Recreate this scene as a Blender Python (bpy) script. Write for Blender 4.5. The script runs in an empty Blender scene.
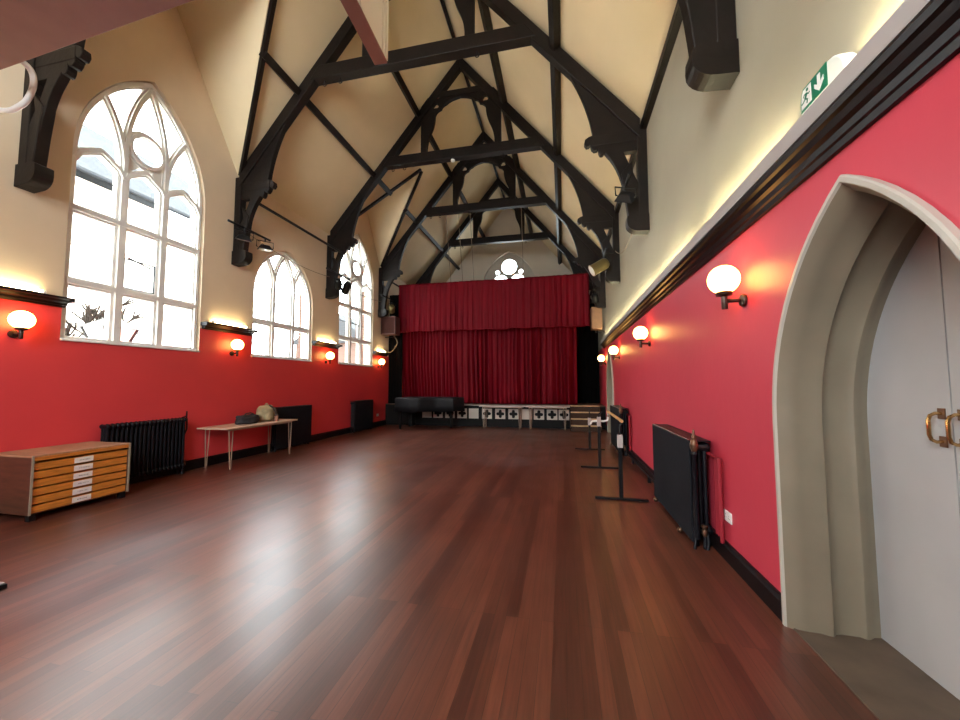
import bpy, bmesh, math, random
from mathutils import Vector, Matrix, noise
from mathutils.geometry import tessellate_polygon
random.seed(7)
sc = bpy.context.scene
COL = sc.collection
PI = math.pi

# ------------------------------------------------------------------ layout
XL, XR, XC = -6.60, 1.40, -2.63
T = [3.285 + 3.145 * i for i in range(6)]          # truss positions along the hall
YN, YF = -3.0, 18.5
SL = 1.185
ZAP = 10.60
def roof(x): return ZAP - SL * abs(x - XC)
DORM = ((T[0], T[1]), (T[2], T[3]))

# ------------------------------------------------------------------ materials
def mat(name, col, rough=0.5, metal=0.0, spec=0.5, noise_amt=0.0, nscale=8.0, emit=None, estr=0.0,
        bump=0.0, bscale=30.0, sheen=0.0, coat=0.0, stretch=None):
    m = bpy.data.materials.new(name); m.use_nodes = True
    nt = m.node_tree; b = nt.nodes['Principled BSDF']
    b.inputs['Base Color'].default_value = (*col, 1)
    b.inputs['Roughness'].default_value = rough
    b.inputs['Metallic'].default_value = metal
    b.inputs['Specular IOR Level'].default_value = spec
    if sheen: b.inputs['Sheen Weight'].default_value = sheen
    if coat: b.inputs['Coat Weight'].default_value = coat
    if emit:
        b.inputs['Emission Color'].default_value = (*emit, 1)
        b.inputs['Emission Strength'].default_value = estr
    if noise_amt or bump:
        tc = nt.nodes.new('ShaderNodeTexCoord'); src = tc.outputs['Object']
        if stretch:
            mp = nt.nodes.new('ShaderNodeMapping'); mp.inputs['Scale'].default_value = stretch
            nt.links.new(src, mp.inputs[0]); src = mp.outputs[0]
        if noise_amt:
            n = nt.nodes.new('ShaderNodeTexNoise'); n.inputs['Scale'].default_value = nscale
            n.inputs['Detail'].default_value = 5
            nt.links.new(src, n.inputs['Vector'])
            mr = nt.nodes.new('ShaderNodeMapRange')
            mr.inputs[1].default_value = .3; mr.inputs[2].default_value = .7
            mr.inputs[3].default_value = 1 - noise_amt; mr.inputs[4].default_value = 1 + noise_amt
            nt.links.new(n.outputs[0], mr.inputs[0])
            mx = nt.nodes.new('ShaderNodeMix'); mx.data_type = 'RGBA'; mx.blend_type = 'MULTIPLY'
            mx.inputs[0].default_value = 1
            mx.inputs[6].default_value = (*col, 1)
            nt.links.new(mr.outputs[0], mx.inputs[7])
            nt.links.new(mx.outputs[2], b.inputs['Base Color'])
        if bump:
            n2 = nt.nodes.new('ShaderNodeTexNoise'); n2.inputs['Scale'].default_value = bscale
            n2.inputs['Detail'].default_value = 4
            nt.links.new(src, n2.inputs['Vector'])
            bp = nt.nodes.new('ShaderNodeBump'); bp.inputs['Strength'].default_value = bump
            bp.inputs['Distance'].default_value = .02
            nt.links.new(n2.outputs[0], bp.inputs['Height']); nt.links.new(bp.outputs[0], b.inputs['Normal'])
    return m

def wall_mat(name, low, high, z, rough=.42):
    m = mat(name, low, rough, bump=.08, bscale=9)
    nt = m.node_tree; b = nt.nodes['Principled BSDF']
    g = nt.nodes.new('ShaderNodeNewGeometry'); s = nt.nodes.new('ShaderNodeSeparateXYZ')
    nt.links.new(g.outputs['Position'], s.inputs[0])
    gt = nt.nodes.new('ShaderNodeMath'); gt.operation = 'GREATER_THAN'; gt.inputs[1].default_value = z
    nt.links.new(s.outputs['Z'], gt.inputs[0])
    n = nt.nodes.new('ShaderNodeTexNoise'); n.inputs['Scale'].default_value = 1.3; n.inputs['Detail'].default_value = 6
    nt.links.new(g.outputs['Position'], n.inputs['Vector'])
    mr = nt.nodes.new('ShaderNodeMapRange'); mr.inputs[1].default_value = .3; mr.inputs[2].default_value = .7
    mr.inputs[3].default_value = .95; mr.inputs[4].default_value = 1.05
    nt.links.new(n.outputs[0], mr.inputs[0])
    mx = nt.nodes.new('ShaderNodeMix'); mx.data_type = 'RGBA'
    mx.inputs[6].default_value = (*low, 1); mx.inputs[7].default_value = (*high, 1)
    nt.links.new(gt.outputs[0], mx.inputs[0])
    m2 = nt.nodes.new('ShaderNodeMix'); m2.data_type = 'RGBA'; m2.blend_type = 'MULTIPLY'; m2.inputs[0].default_value = 1
    nt.links.new(mx.outputs[2], m2.inputs[6]); nt.links.new(mr.outputs[0], m2.inputs[7])
    nt.links.new(m2.outputs[2], b.inputs['Base Color'])
    rr = nt.nodes.new('ShaderNodeMapRange'); rr.inputs[3].default_value = rough; rr.inputs[4].default_value = .8
    nt.links.new(gt.outputs[0], rr.inputs[0]); nt.links.new(rr.outputs[0], b.inputs['Roughness'])
    return m

def floor_mat():
    m = bpy.data.materials.new('plank floor'); m.use_nodes = True
    nt = m.node_tree; b = nt.nodes['Principled BSDF']; N = nt.nodes.new; L = nt.links.new
    g = N('ShaderNodeNewGeometry'); s = N('ShaderNodeSeparateXYZ'); L(g.outputs['Position'], s.inputs[0])
    c = N('ShaderNodeCombineXYZ'); L(s.outputs['Y'], c.inputs[0]); L(s.outputs['X'], c.inputs[1])
    br = N('ShaderNodeTexBrick'); L(c.outputs[0], br.inputs['Vector'])
    br.inputs['Scale'].default_value = 1; br.inputs['Brick Width'].default_value = 2.6
    br.inputs['Row Height'].default_value = .078; br.inputs['Mortar Size'].default_value = .0014
    br.inputs['Mortar Smooth'].default_value = .3; br.inputs['Bias'].default_value = 0
    br.offset = .37; br.offset_frequency = 3
    br.inputs['Color1'].default_value = (.060, .0165, .0098, 1)
    br.inputs['Color2'].default_value = (.128, .038, .021, 1)
    br.inputs['Mortar'].default_value = (.03, .01, .006, 1)
    # grain along the boards and broad wear
    mp = N('ShaderNodeMapping'); mp.inputs['Scale'].default_value = (28, 1.2, 1); L(g.outputs['Position'], mp.inputs[0])
    n = N('ShaderNodeTexNoise'); n.inputs['Scale'].default_value = 2; n.inputs['Detail'].default_value = 7; L(mp.outputs[0], n.inputs['Vector'])
    mr = N('ShaderNodeMapRange'); mr.inputs[1].default_value = .25; mr.inputs[2].default_value = .75
    mr.inputs[3].default_value = .68; mr.inputs[4].default_value = 1.3; L(n.outputs[0], mr.inputs[0])
    mx = N('ShaderNodeMix'); mx.data_type = 'RGBA'; mx.blend_type = 'MULTIPLY'; mx.inputs[0].default_value = 1
    L(br.outputs['Color'], mx.inputs[6]); L(mr.outputs[0], mx.inputs[7])
    L(mx.outputs[2], b.inputs['Base Color'])
    n2 = N('ShaderNodeTexNoise'); n2.inputs['Scale'].default_value = 1.1; n2.inputs['Detail'].default_value = 2; L(g.outputs['Position'], n2.inputs['Vector'])
    r2 = N('ShaderNodeMapRange'); r2.inputs[1].default_value = .3; r2.inputs[2].default_value = .7
    r2.inputs[3].default_value = .30; r2.inputs[4].default_value = .40; L(n2.outputs[0], r2.inputs[0])
    L(r2.outputs[0], b.inputs['Roughness'])
    b.inputs['Specular IOR Level'].default_value = .8
    return m

def glass_mat():
    m = bpy.data.materials.new('window glass'); m.use_nodes = True
    nt = m.node_tree; nt.nodes.clear(); N = nt.nodes.new; L = nt.links.new
    o = N('ShaderNodeOutputMaterial'); t = N('ShaderNodeBsdfTransparent'); t.inputs[0].default_value = (.96, .98, .98, 1)
    g = N('ShaderNodeBsdfGlossy'); g.inputs['Roughness'].default_value = .03
    lw = N('ShaderNodeLayerWeight'); pw = N('ShaderNodeMath'); pw.operation = 'POWER'; pw.inputs[1].default_value = 5
    L(lw.outputs['Facing'], pw.inputs[0])
    f = N('ShaderNodeMath'); f.operation = 'MULTIPLY_ADD'; f.inputs[1].default_value = .6; f.inputs[2].default_value = .02
    L(pw.outputs[0], f.inputs[0])
    mx = N('ShaderNodeMixShader'); L(f.outputs[0], mx.inputs[0]); L(t.outputs[0], mx.inputs[1]); L(g.outputs[0], mx.inputs[2])
    L(mx.outputs[0], o.inputs[0]); return m

def brick_mat(name, c1, c2, mo, bw, rh, ms, flip=False):
    m = bpy.data.materials.new(name); m.use_nodes = True
    nt = m.node_tree; b = nt.nodes['Principled BSDF']; N = nt.nodes.new; L = nt.links.new
    g = N('ShaderNodeNewGeometry'); s = N('ShaderNodeSeparateXYZ'); L(g.outputs['Position'], s.inputs[0])
    ad = N('ShaderNodeMath'); L(s.outputs['X'], ad.inputs[0]); L(s.outputs['Y'], ad.inputs[1])
    c = N('ShaderNodeCombineXYZ'); L(ad.outputs[0], c.inputs[0]); L(s.outputs['Z'], c.inputs[1])
    br = N('ShaderNodeTexBrick'); L(c.outputs[0], br.inputs['Vector']); br.inputs['Scale'].default_value = 1
    br.inputs['Brick Width'].default_value = bw; br.inputs['Row Height'].default_value = rh; br.inputs['Mortar Size'].default_value = ms
    br.inputs['Color1'].default_value = (*c1, 1); br.inputs['Color2'].default_value = (*c2, 1); br.inputs['Mortar'].default_value = (*mo, 1)
    L(br.outputs['Color'], b.inputs['Base Color']); b.inputs['Roughness'].default_value = .95; b.inputs['Specular IOR Level'].default_value = .03
    return m

CREAM = (.66, .525, .37)
RED = (.62, .046, .052)
M = {}
M['wall_l'] = wall_mat('left wall paint', RED, CREAM, 2.59)
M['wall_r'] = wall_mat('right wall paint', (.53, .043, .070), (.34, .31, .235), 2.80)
M['wall_f'] = mat('far wall plaster', (.60, .52, .42), .85, noise_amt=.05, nscale=1.5)
M['wall_n'] = wall_mat('near wall paint', RED, CREAM, 2.59)
M['ceil'] = mat('ceiling plaster', (.645, .518, .33), .85, noise_amt=.04, nscale=1.2, bump=.05, bscale=6)
M['floor'] = floor_mat()
M['glass'] = glass_mat()
M['timber'] = mat('dark stained timber', (.0085, .0050, .0036), .5, spec=.22, noise_amt=.35, nscale=5, bump=.15, bscale=18)
M['black_trim'] = mat('black gloss moulding', (.007, .0045, .005), .34, spec=.18, noise_amt=.2, nscale=6)
M['fascia'] = mat('grey fascia paint', (.36, .32, .30), .5)
M['white_frame'] = mat('white painted stone frame', (.72, .70, .66), .5, noise_amt=.04, nscale=5)
M['stone'] = mat('grey plaster tracery', (.46, .42, .36), .8, noise_amt=.08, nscale=4)
M['door_frame'] = mat('darker cream gloss surround', (.215, .172, .118), .42, noise_amt=.08, nscale=4, bump=.06, bscale=7)
M['door'] = mat('off white door paint', (.43, .415, .41), .35, noise_amt=.04, nscale=3, bump=.04, bscale=6)
M['backing'] = mat('brown door lining', (.10, .08, .06), .7)  # dark brown stands in for the shade in the door seam
M['casing'] = mat('lighter cream gloss casing', (.45, .41, .35), .4, noise_amt=.05, nscale=4)  # casing toned lighter than the surround behind it
M['reveal'] = mat('cream reveal plaster', CREAM, .8)
M['red_pipe'] = mat('red pipe with painted shade', (.30, .021, .033), .5, spec=.2)  # red darkened to carry the shadow at the radiator end
M['brass'] = mat('aged brass', (.62, .38, .16), .25, metal=1)
M['plate'] = mat('tarnished plate', (.16, .085, .05), .4, metal=.7)
M['globe'] = mat('opal glass globe', (.9, .85, .75), .3, emit=(1.0, .50, .12), estr=22.0)
M['bronze'] = mat('dark bronze fitting', (.05, .028, .02), .35, metal=.6)
M['tube'] = mat('fluorescent tube glass', (.9, .9, .85), .3, emit=(1.0, .92, .58), estr=210.0)
M['tube_warm'] = mat('warm strip lamp glass', (.9, .85, .7), .3, emit=(1.0, .80, .42), estr=65.0)
M['black_metal'] = mat('black painted metal', (.006, .006, .007), .45, spec=.25)
M['iron'] = mat('black cast iron', (.005, .0045, .007), .45, spec=.25, noise_amt=.2, nscale=9)
M['navy'] = mat('dark navy padded board', (.0055, .0062, .0095), .7, spec=.2, noise_amt=.25, nscale=20)
M['steel'] = mat('grey metal', (.45, .43, .42), .35, metal=.8)
M['white_plastic'] = mat('white plastic', (.80, .79, .76), .35)
M['oak'] = mat('orange oak drawer fronts', (.52, .175, .024), .4, noise_amt=.25, nscale=6, stretch=(1, 1, 9))
M['carcass'] = mat('worn brown cabinet wood', (.085, .030, .015), .5, noise_amt=.25, nscale=5, stretch=(1, 1, 6))
M['chest_top'] = mat('pale brown cabinet top', (.36, .19, .105), .45, noise_amt=.22, nscale=5, stretch=(1, 8, 1))
M['edge'] = mat('grey edging strip', (.30, .25, .18), .45)
M['paper'] = mat('white card label', (.72, .64, .58), .7)
M['ink'] = mat('grey ink', (.16, .13, .13), .7)
M['pale_top'] = mat('pale laminate top', (.52, .36, .26), .4, noise_amt=.12, nscale=6, stretch=(1, 6, 1))
M['grey_top'] = mat('grey laminate top', (.50, .44, .42), .4)
M['leg_metal'] = mat('warm grey tubular metal', (.42, .30, .22), .4, metal=.35)
M['rail_wood'] = mat('varnished beech rail', (.58, .33, .14), .35, noise_amt=.15, nscale=8)
M['curtain'] = mat('dark red velvet', (.122, .0010, .0062), .6, spec=.10, noise_amt=.22, nscale=9, stretch=(1, 1, .12))
M['black_cloth'] = mat('black drape cloth', (.0022, .002, .0022), .95, spec=.1)
M['cover'] = mat('black piano cover', (.006, .0055, .0068), .6, spec=.25, noise_amt=.2, nscale=4)
M['stage_dark'] = mat('black stage front paint', (.0045, .004, .004), .6, spec=.2)
M['stage_wood'] = mat('stage boards', (.10, .055, .03), .5, noise_amt=.2, nscale=4)
M['stage_edge'] = mat('pale stage nosing', (.42, .34, .30), .5)
M['tile'] = mat('off white quatrefoil panel', (.62, .55, .48), .6)
M['step_wood'] = mat('pale stair nosing', (.60, .39, .20), .45, noise_amt=.15, nscale=6)
M['step_dark'] = mat('brown stair timber', (.05, .024, .014), .6, spec=.2)
M['maroon'] = mat('matt red brown paint', (.27, .125, .105), .6, noise_amt=.10, nscale=4)
M['panel_white'] = mat('off white panel', (.78, .76, .72), .45)
M['pipe_white'] = mat('white cable sleeve', (.75, .74, .70), .4)
M['speaker'] = mat('brown speaker cabinet', (.11, .045, .035), .5, noise_amt=.15, nscale=7)
M['speaker_tan'] = mat('tan speaker cabinet', (.17, .08, .035), .5, noise_amt=.15, nscale=7)
M['grille'] = mat('dark speaker grille', (.045, .016, .012), .85, spec=.1, noise_amt=.3, nscale=60)
M['lens'] = mat('lamp lens glass', (.75, .75, .72), .12, spec=.8)
M['gold_lens'] = mat('amber colour gel', (.75, .46, .06), .25)
M['copper_lens'] = mat('copper colour gel', (.42, .17, .07), .25)
M['olive_metal'] = mat('scuffed bronze lamp body', (.17, .13, .055), .3, metal=.6)
M['green'] = mat('exit sign green', (.006, .17, .085), .4)
M['sign_white'] = mat('lit white diffuser', (.85, .88, .78), .4)
M['bag_dark'] = mat('charcoal fabric bag', (.020, .018, .021), .8, noise_amt=.3, nscale=12, bump=.5, bscale=12)
M['bag_olive'] = mat('faded khaki canvas', (.36, .30, .17), .8, noise_amt=.2, nscale=9, bump=.5, bscale=10)
M['cup'] = mat('brown card cup', (.34, .17, .11), .6)
M['strap'] = mat('dark strap webbing', (.05, .035, .025), .8)
M['stone_floor'] = mat('worn brown threshold stone', (.105, .070, .048), .6, noise_amt=.2, nscale=5)
M['render_white'] = mat('pale rendered house wall', (.72, .68, .60), .9)
M['slate'] = brick_mat('grey slate roof', (.036, .038, .040), (.044, .046, .048), (.026, .027, .028), .3, .16, .008)
M['brick'] = brick_mat('pink brick wall', (.075, .042, .032), (.095, .055, .042), (.12, .10, .09), .225, .075, .008)
M['gutter'] = mat('grey gutter', (.020, .022, .025), .9, spec=.05)
M['bark'] = mat('dark bark', (.022, .018, .015), .9, spec=.05)
M['ground'] = mat('outside ground', (.45, .44, .41), .95, noise_amt=.2, nscale=1)
M['rope'] = mat('grey rope', (.22, .17, .12), .8)

# ------------------------------------------------------------------ mesh builder
class MB:
    def __init__(s): s.v = []; s.f = []; s.mi = []; s.cur = 0
    def add(s, vs, fs):
        o = len(s.v); s.v += [tuple(p) for p in vs]
        for f in fs: s.f.append([i + o for i in f]); s.mi.append(s.cur)
        return s
    def box(s, a, b):
        x0, y0, z0 = a; x1, y1, z1 = b
        return s.add([(x0,y0,z0),(x1,y0,z0),(x1,y1,z0),(x0,y1,z0),(x0,y0,z1),(x1,y0,z1),(x1,y1,z1),(x0,y1,z1)],
              [(0,3,2,1),(4,5,6,7),(0,1,5,4),(1,2,6,5),(2,3,7,6),(3,0,4,7)])
    def slab(s, outer, f, lo, hi, holes=(), rim=None):
        loops = [list(outer)] + [list(h) for h in holes]
        flat = [p for l in loops for p in l]
        tris = tessellate_polygon([[Vector((p[0], p[1], 0)) for p in l] for l in loops])
        n = len(flat)
        vs = [f(p[0], p[1], lo) for p in flat] + [f(p[0], p[1], hi) for p in flat]
        fs = []
        for t in tris: fs.append(tuple(t)); fs.append(tuple(i + n for i in reversed(t)))
        k = 0
        for l in loops:
            m = len(l)
            for i in range(m):
                a, b = k + i, k + (i + 1) % m
                fs.append((a, b, b + n, a + n))
            k += m
        s.add(vs, fs)
        if rim is not None:
            m = sum(len(l) for l in loops[1:])
            for q in range(1, m + 1): s.mi[-q] = rim
        return s
    def strip(s, pts, w, f, lo, hi, closed=False):   # a bar of width w along a 2D polyline, extruded lo..hi
        n = len(pts); L = []; R = []
        for i in range(n):
            a = pts[(i - 1) % n] if (closed or i > 0) else pts[i]
            b = pts[(i + 1) % n] if (closed or i < n - 1) else pts[i]
            d = Vector((b[0]-a[0], b[1]-a[1])); d.normalize()
            nn = Vector((-d.y, d.x))
            k = 1.0
            if closed or 0 < i < n - 1:
                d1 = Vector((pts[i][0]-a[0], pts[i][1]-a[1]))
                if d1.length > 1e-9:
                    d1.normalize(); c = d1.dot(d); k = 1 / max(c, .55)
            L.append((pts[i][0] + nn.x*w/2*k, pts[i][1] + nn.y*w/2*k)); R.append((pts[i][0] - nn.x*w/2*k, pts[i][1] - nn.y*w/2*k))
        vs = [f(*p, lo) for p in L] + [f(*p, lo) for p in R] + [f(*p, hi) for p in L] + [f(*p, hi) for p in R]
        fs = []
        for i in range(n if closed else n - 1):
            j = (i + 1) % n
            fs += [(i, j, n+j, n+i), (2*n+i, 3*n+i, 3*n+j, 2*n+j), (i, 2*n+i, 2*n+j, j), (n+i, n+j, 3*n+j, 3*n+i)]
        if not closed:
            fs += [(0, n, 3*n, 2*n), (n-1, 3*n-1, 4*n-1, 2*n-1)]
        return s.add(vs, fs)
    def tube(s, pts, r, seg=8, closed=False, r2=None):
        pts = [Vector(p) for p in pts]; n = len(pts); rings = []
        up = Vector((0, 0, 1)); prev = None
        for i in range(n):
            a = pts[(i-1) % n] if (closed or i > 0) else pts[i]; b = pts[(i+1) % n] if (closed or i < n-1) else pts[i]
            d = (b - a).normalized()
            if prev is None:
                u = d.cross(up)
                if u.length < 1e-3: u = d.cross(Vector((1, 0, 0)))
            else:
                u = prev - d * prev.dot(d)
            u.normalize(); prev = u; w = d.cross(u)
            rr = r if r2 is None else r + (r2 - r) * i / (n - 1)
            rings.append([pts[i] + (u*math.cos(2*PI*k/seg) + w*math.sin(2*PI*k/seg)) * rr for k in range(seg)])
        vs = [p for R in rings for p in R]; fs = []
        for i in range(n if closed else n-1):
            j = (i+1) % n
            for k in range(seg): fs.append((i*seg+k, i*seg+(k+1) % seg, j*seg+(k+1) % seg, j*seg+k))
        if not closed: fs += [tuple(reversed(range(seg))), tuple((n-1)*seg+k for k in range(seg))]
        return s.add(vs, fs)
    def bar(s, a, b, w, h, up=(0, 0, 1)):
        a = Vector(a); b = Vector(b); d = (b-a).normalized(); up = Vector(up)
        u = d.cross(up)
        if u.length < 1e-4: u = Vector((1, 0, 0))
        u.normalize(); v = u.cross(d)
        vs = [p + u*sx*w/2 + v*sy*h/2 for p in (a, b) for sx, sy in ((-1,-1),(1,-1),(1,1),(-1,1))]
        return s.add(vs, [(3,2,1,0),(4,5,6,7),(0,1,5,4),(1,2,6,5),(2,3,7,6),(3,0,4,7)])
    def lathe(s, prof, c=(0, 0, 0), axis='Z', seg=20):
        vs = []; fs = []; n = len(prof)
        for r, h in prof:
            for k in range(seg):
                a = 2*PI*k/seg; p = (r*math.cos(a), r*math.sin(a), h)
                if axis == 'X': p = (p[2], p[0], p[1])
                elif axis == 'Y': p = (p[0], p[2], p[1])
                vs.append((p[0]+c[0], p[1]+c[1], p[2]+c[2]))
        for i in range(n-1):
            for k in range(seg): fs.append((i*seg+k, i*seg+(k+1) % seg, (i+1)*seg+(k+1) % seg, (i+1)*seg+k))
        fs += [tuple(reversed(range(seg))), tuple((n-1)*seg+k for k in range(seg))]
        return s.add(vs, fs)
    def ball(s, c, r, seg=24, rings=14, sc_=(1, 1, 1)):
        prof = [(max(r*math.sin(PI*i/rings), 1e-4), -r*math.cos(PI*i/rings)) for i in range(rings+1)]
        o = len(s.v); s.lathe(prof, (0, 0, 0), 'Z', seg)
        for i in range(o, len(s.v)):
            p = s.v[i]; s.v[i] = (p[0]*sc_[0]+c[0], p[1]*sc_[1]+c[1], p[2]*sc_[2]+c[2])
        return s
    def xf(s, mtx):
        s.v = [tuple(mtx @ Vector(p)) for p in s.v]; return s

def obj(name, mb, m, parent=None, smooth=False, bevel=0, loc=None, mats=None):
    me = bpy.data.meshes.new(name); me.from_pydata(mb.v, [], mb.f)
    bm = bmesh.new(); bm.from_mesh(me); bmesh.ops.recalc_face_normals(bm, faces=bm.faces); bm.to_mesh(me); bm.free()
    for mm in (mats or [m]): me.materials.append(mm)
    if mats:
        for p, i in zip(me.polygons, mb.mi): p.material_index = i
    o = bpy.data.objects.new(name, me); COL.objects.link(o)
    if smooth:
        for p in me.polygons: p.use_smooth = True
        me.set_sharp_from_angle(angle=math.radians(40))
    if bevel:
        b = o.modifiers.new('bevel', 'BEVEL'); b.width = bevel; b.segments = 2; b.limit_method = 'ANGLE'; b.angle_limit = math.radians(50)
    if parent: o.parent = parent
    if loc: o.location = loc
    return o
def tag(o, label, cat, group=None):
    o['label'] = label; o['category'] = cat
    if group: o['group'] = group
    return o
def thing(name, label, cat, loc=(0, 0, 0), rotz=0, group=None):
    o = bpy.data.objects.new(name, None); COL.objects.link(o); o.empty_display_size = .1
    o.location = loc; o.rotation_euler = (0, 0, rotz)
    return tag(o, label, cat, group)
def struct(name, mb, m, **k):
    o = obj(name, mb, m, **k); o['kind'] = 'structure'; return o
def dup(root, loc, rotz, label, group=None):
    r = root.copy(); COL.objects.link(r); r.location = loc; r.rotation_euler = (0, 0, rotz); r['label'] = label
    if group: r['group'] = group
    for ch in list(root.children):
        c = ch.copy(); COL.objects.link(c); c.parent = r
        for g in list(ch.children):
            d = g.copy(); COL.objects.link(d); d.parent = c
    return r

fYZ = lambda u, v, w: (w, u, v)       # profile in y,z extruded along x
fXZ = lambda u, v, w: (u, w, v)
fXY = lambda u, v, w: (u, v, w)

def arch(c, hw, z0, spring, rise, n=14):
    R = (hw*hw + rise*rise) / (2*hw); pts = [(c-hw, z0)]
    a1 = math.asin(min(1, rise / R)) if R >= hw else PI - math.asin(rise / R)
    if R < hw: a1 = math.atan2(rise, hw - R); a1 = PI - a1 if False else math.atan2(rise, -(hw - R)) 
    a1 = math.atan2(rise, R - hw)
    L = [(c-hw+R - R*math.cos(a1*i/n), spring + R*math.sin(a1*i/n)) for i in range(n+1)]
    pts += L; pts += [(2*c-p[0], p[1]) for p in reversed(L[:-1])]; pts.append((c+hw, z0))
    return pts
def spline(P, k=6):                       # Catmull-Rom through the points
    P = [Vector(p) for p in P]; P = [2*P[0]-P[1]] + P + [2*P[-1]-P[-2]]; out = []
    for i in range(1, len(P)-2):
        a, b, c, d = P[i-1:i+3]
        for j in range(k):
            t = j/k; out.append(.5*((2*b) + (c-a)*t + (2*a-5*b+4*c-d)*t*t + (3*b-a-3*c+d)*t**3))
    return out + [P[-2]]
def circ(c, r, n=28): return [(c[0]+r*math.cos(2*PI*i/n), c[1]+r*math.sin(2*PI*i/n)) for i in range(n)]

# ------------------------------------------------------------------ room shell
struct('floor', MB().box((XL-.35, YN-.3, -.15), (XR+.62, YF+.3, 0)), M['floor'])
SILL = 2.165
WIN = {1: dict(c=4.725, hw=.995, spring=4.86, rise=1.73, mu=.31),
       2: dict(c=7.935, hw=1.01, spring=3.60, rise=1.22, mu=.335),
       3: dict(c=11.235, hw=1.05, spring=4.82, rise=1.77, mu=.325)}
eave = roof(XL)
DZ = 8.48; DX = XC - (ZAP - DZ)/SL
out = [(YN-.3, 0), (YF+.3, 0), (YF+.3, eave)]
for a, b in reversed(DORM): out += [(b, eave), ((a+b)/2, DZ), (a, eave)]
out.append((YN-.3, eave))
holes = [arch(w['c'], w['hw'], SILL, w['spring'], w['rise']) for w in WIN.values()]
struct('wall_left', MB().slab(out, fYZ, XL-.34, XL, holes, rim=1), None, mats=[M['wall_l'], M['reveal']])
# right wall with the two arched doorways
DC, DSP = 2.165, 1.305
def dpoly(c, hw, z0=0.0, n=14):           # concentric pointed arch of the door surround
    R = 1.5 - (.75 - hw); cx = c + .75     # centre of the arc that draws the low-y side
    a1 = math.acos(.75 / R)
    L = [(cx - R*math.cos(a1*i/n), DSP + R*math.sin(a1*i/n)) for i in range(n+1)]
    return [(c-hw, z0)] + L + [(2*c-p[0], p[1]) for p in reversed(L[:-1])] + [(c+hw, z0)]
D2 = 11.9
def notch(c, hw): return list(reversed(dpoly(c, hw)))
ro = [(YN-.3, 0)] + dpoly(DC, .712) + dpoly(D2, .712) + [(YF+.3, 0), (YF+.3, roof(XR)), (YN-.3, roof(XR))]
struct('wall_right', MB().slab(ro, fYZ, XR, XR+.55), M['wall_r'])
# far gable wall
fo = [(XL, 0), (XR, 0), (XR, roof(XR)), (XC, ZAP), (XL, eave)]
EW = arch(-2.55, 1.42, 4.6, 6.1, 2.05)
struct('wall_far', MB().slab(fo, fXZ, YF, YF+.3, [EW]), M['wall_f'])
NW = arch(XC, 1.7, 2.6, 5.2, 2.9)
struct('wall_near', MB().slab(fo, fXZ, YN-.3, YN, [NW]), M['wall_n'])
# ceiling: two slopes and the two cross gables over the tall windows
mb = MB()
fl = lambda u, v, w: (v, u, ZAP - SL*(XC - v) + w)
lo = [(YN-.3, XC), (YN-.3, XL)]
for a, b in DORM: lo += [(a, XL), ((a+b)/2, DX), (b, XL)]
lo += [(YF+.3, XL), (YF+.3, XC)]
mb.slab(lo, fl, 0, .12)
mb.slab([(YN-.3, XC), (YN-.3, XR), (YF+.3, XR), (YF+.3, XC)], lambda u, v, w: (v, u, ZAP - SL*(v - XC) + w), 0, .12)
for a, b in DORM:
    c = (a+b)/2
    for y in (a, b):
        p = [Vector((XL, y, eave)), Vector((XL, c, DZ)), Vector((DX, c, DZ))]
        q = [v + Vector((0, 0, .14)) for v in p]
        mb.add(p+q, [(0,1,2),(5,4,3),(0,1,4,3),(1,2,5,4),(2,0,3,5)])
struct('ceiling', mb, M['ceil'])
# skirtings
mb = MB()
BB = [(0, 0), (.035, 0), (.035, .135), (.022, .155), (.018, .175), (0, .175)]
mb.slab([(XL+p[0], p[1]) for p in BB], fXZ, YN, 13.36)
struct('baseboard_left', mb, M['black_trim'])
mb = MB()
BR = [(0, 0), (.03, 0), (.03, .12), (.02, .14), (.016, .155), (0, .155)]
for y0, y1 in ((YN, DC-.735), (DC+.735, D2-.735), (D2+.735, 13.36)):
    mb.slab([(XR-p[0], p[1]) for p in BR], fXZ, y0, y1)
struct('baseboard_right', mb, M['black_trim'])

# cornice rails with the light troughs behind them
RC = [(0, 2.725), (.025, 2.725), (.035, 2.755), (.05, 2.76), (.06, 2.79), (.085, 2.80), (.10, 2.83), (.118, 2.84), (.128, 2.865), (.118, 2.89), (.10, 2.895), (.10, 2.905), (0, 2.905)]
mb = MB(); mb.slab([(XR-p[0], p[1]) for p in RC], fXZ, YN, 13.36)
tr = struct('trim_1', mb, M['black_trim'])
fas = obj('fascia', MB().box((XR-.105, YN, 2.905), (XR-.09, 13.36, 3.005)), M['fascia'], tr); fas['label'] = 'grey fascia board above black moulding'
LC = [(0, 2.58), (.03, 2.58), (.04, 2.60), (.06, 2.605), (.07, 2.63), (.10, 2.645), (.12, 2.67), (.15, 2.68), (.15, 2.705), (0, 2.705)]
STUB = [(YN, 3.75), (5.76, 6.90), (8.98, 10.13), (12.32, 13.34)]
for i, (a, b) in enumerate(STUB):
    mb = MB(); mb.slab([(XL+p[0], p[1]) for p in LC], fXZ, a, b)
    for y, s in ((a, -1), (b, 1)):       # returned ends
        if y > 0: mb.box((XL, min(y, y+.03*s), 2.645), (XL+.15, max(y, y+.03*s), 2.705))
    struct('trim_%d' % (i+2), mb, M['black_trim'])
# right wall plate under the roof
struct('trim_6', MB().box((XR-.09, YN, roof(XR)-.13), (XR, YF, roof(XR)-.02)), M['timber'])

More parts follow.
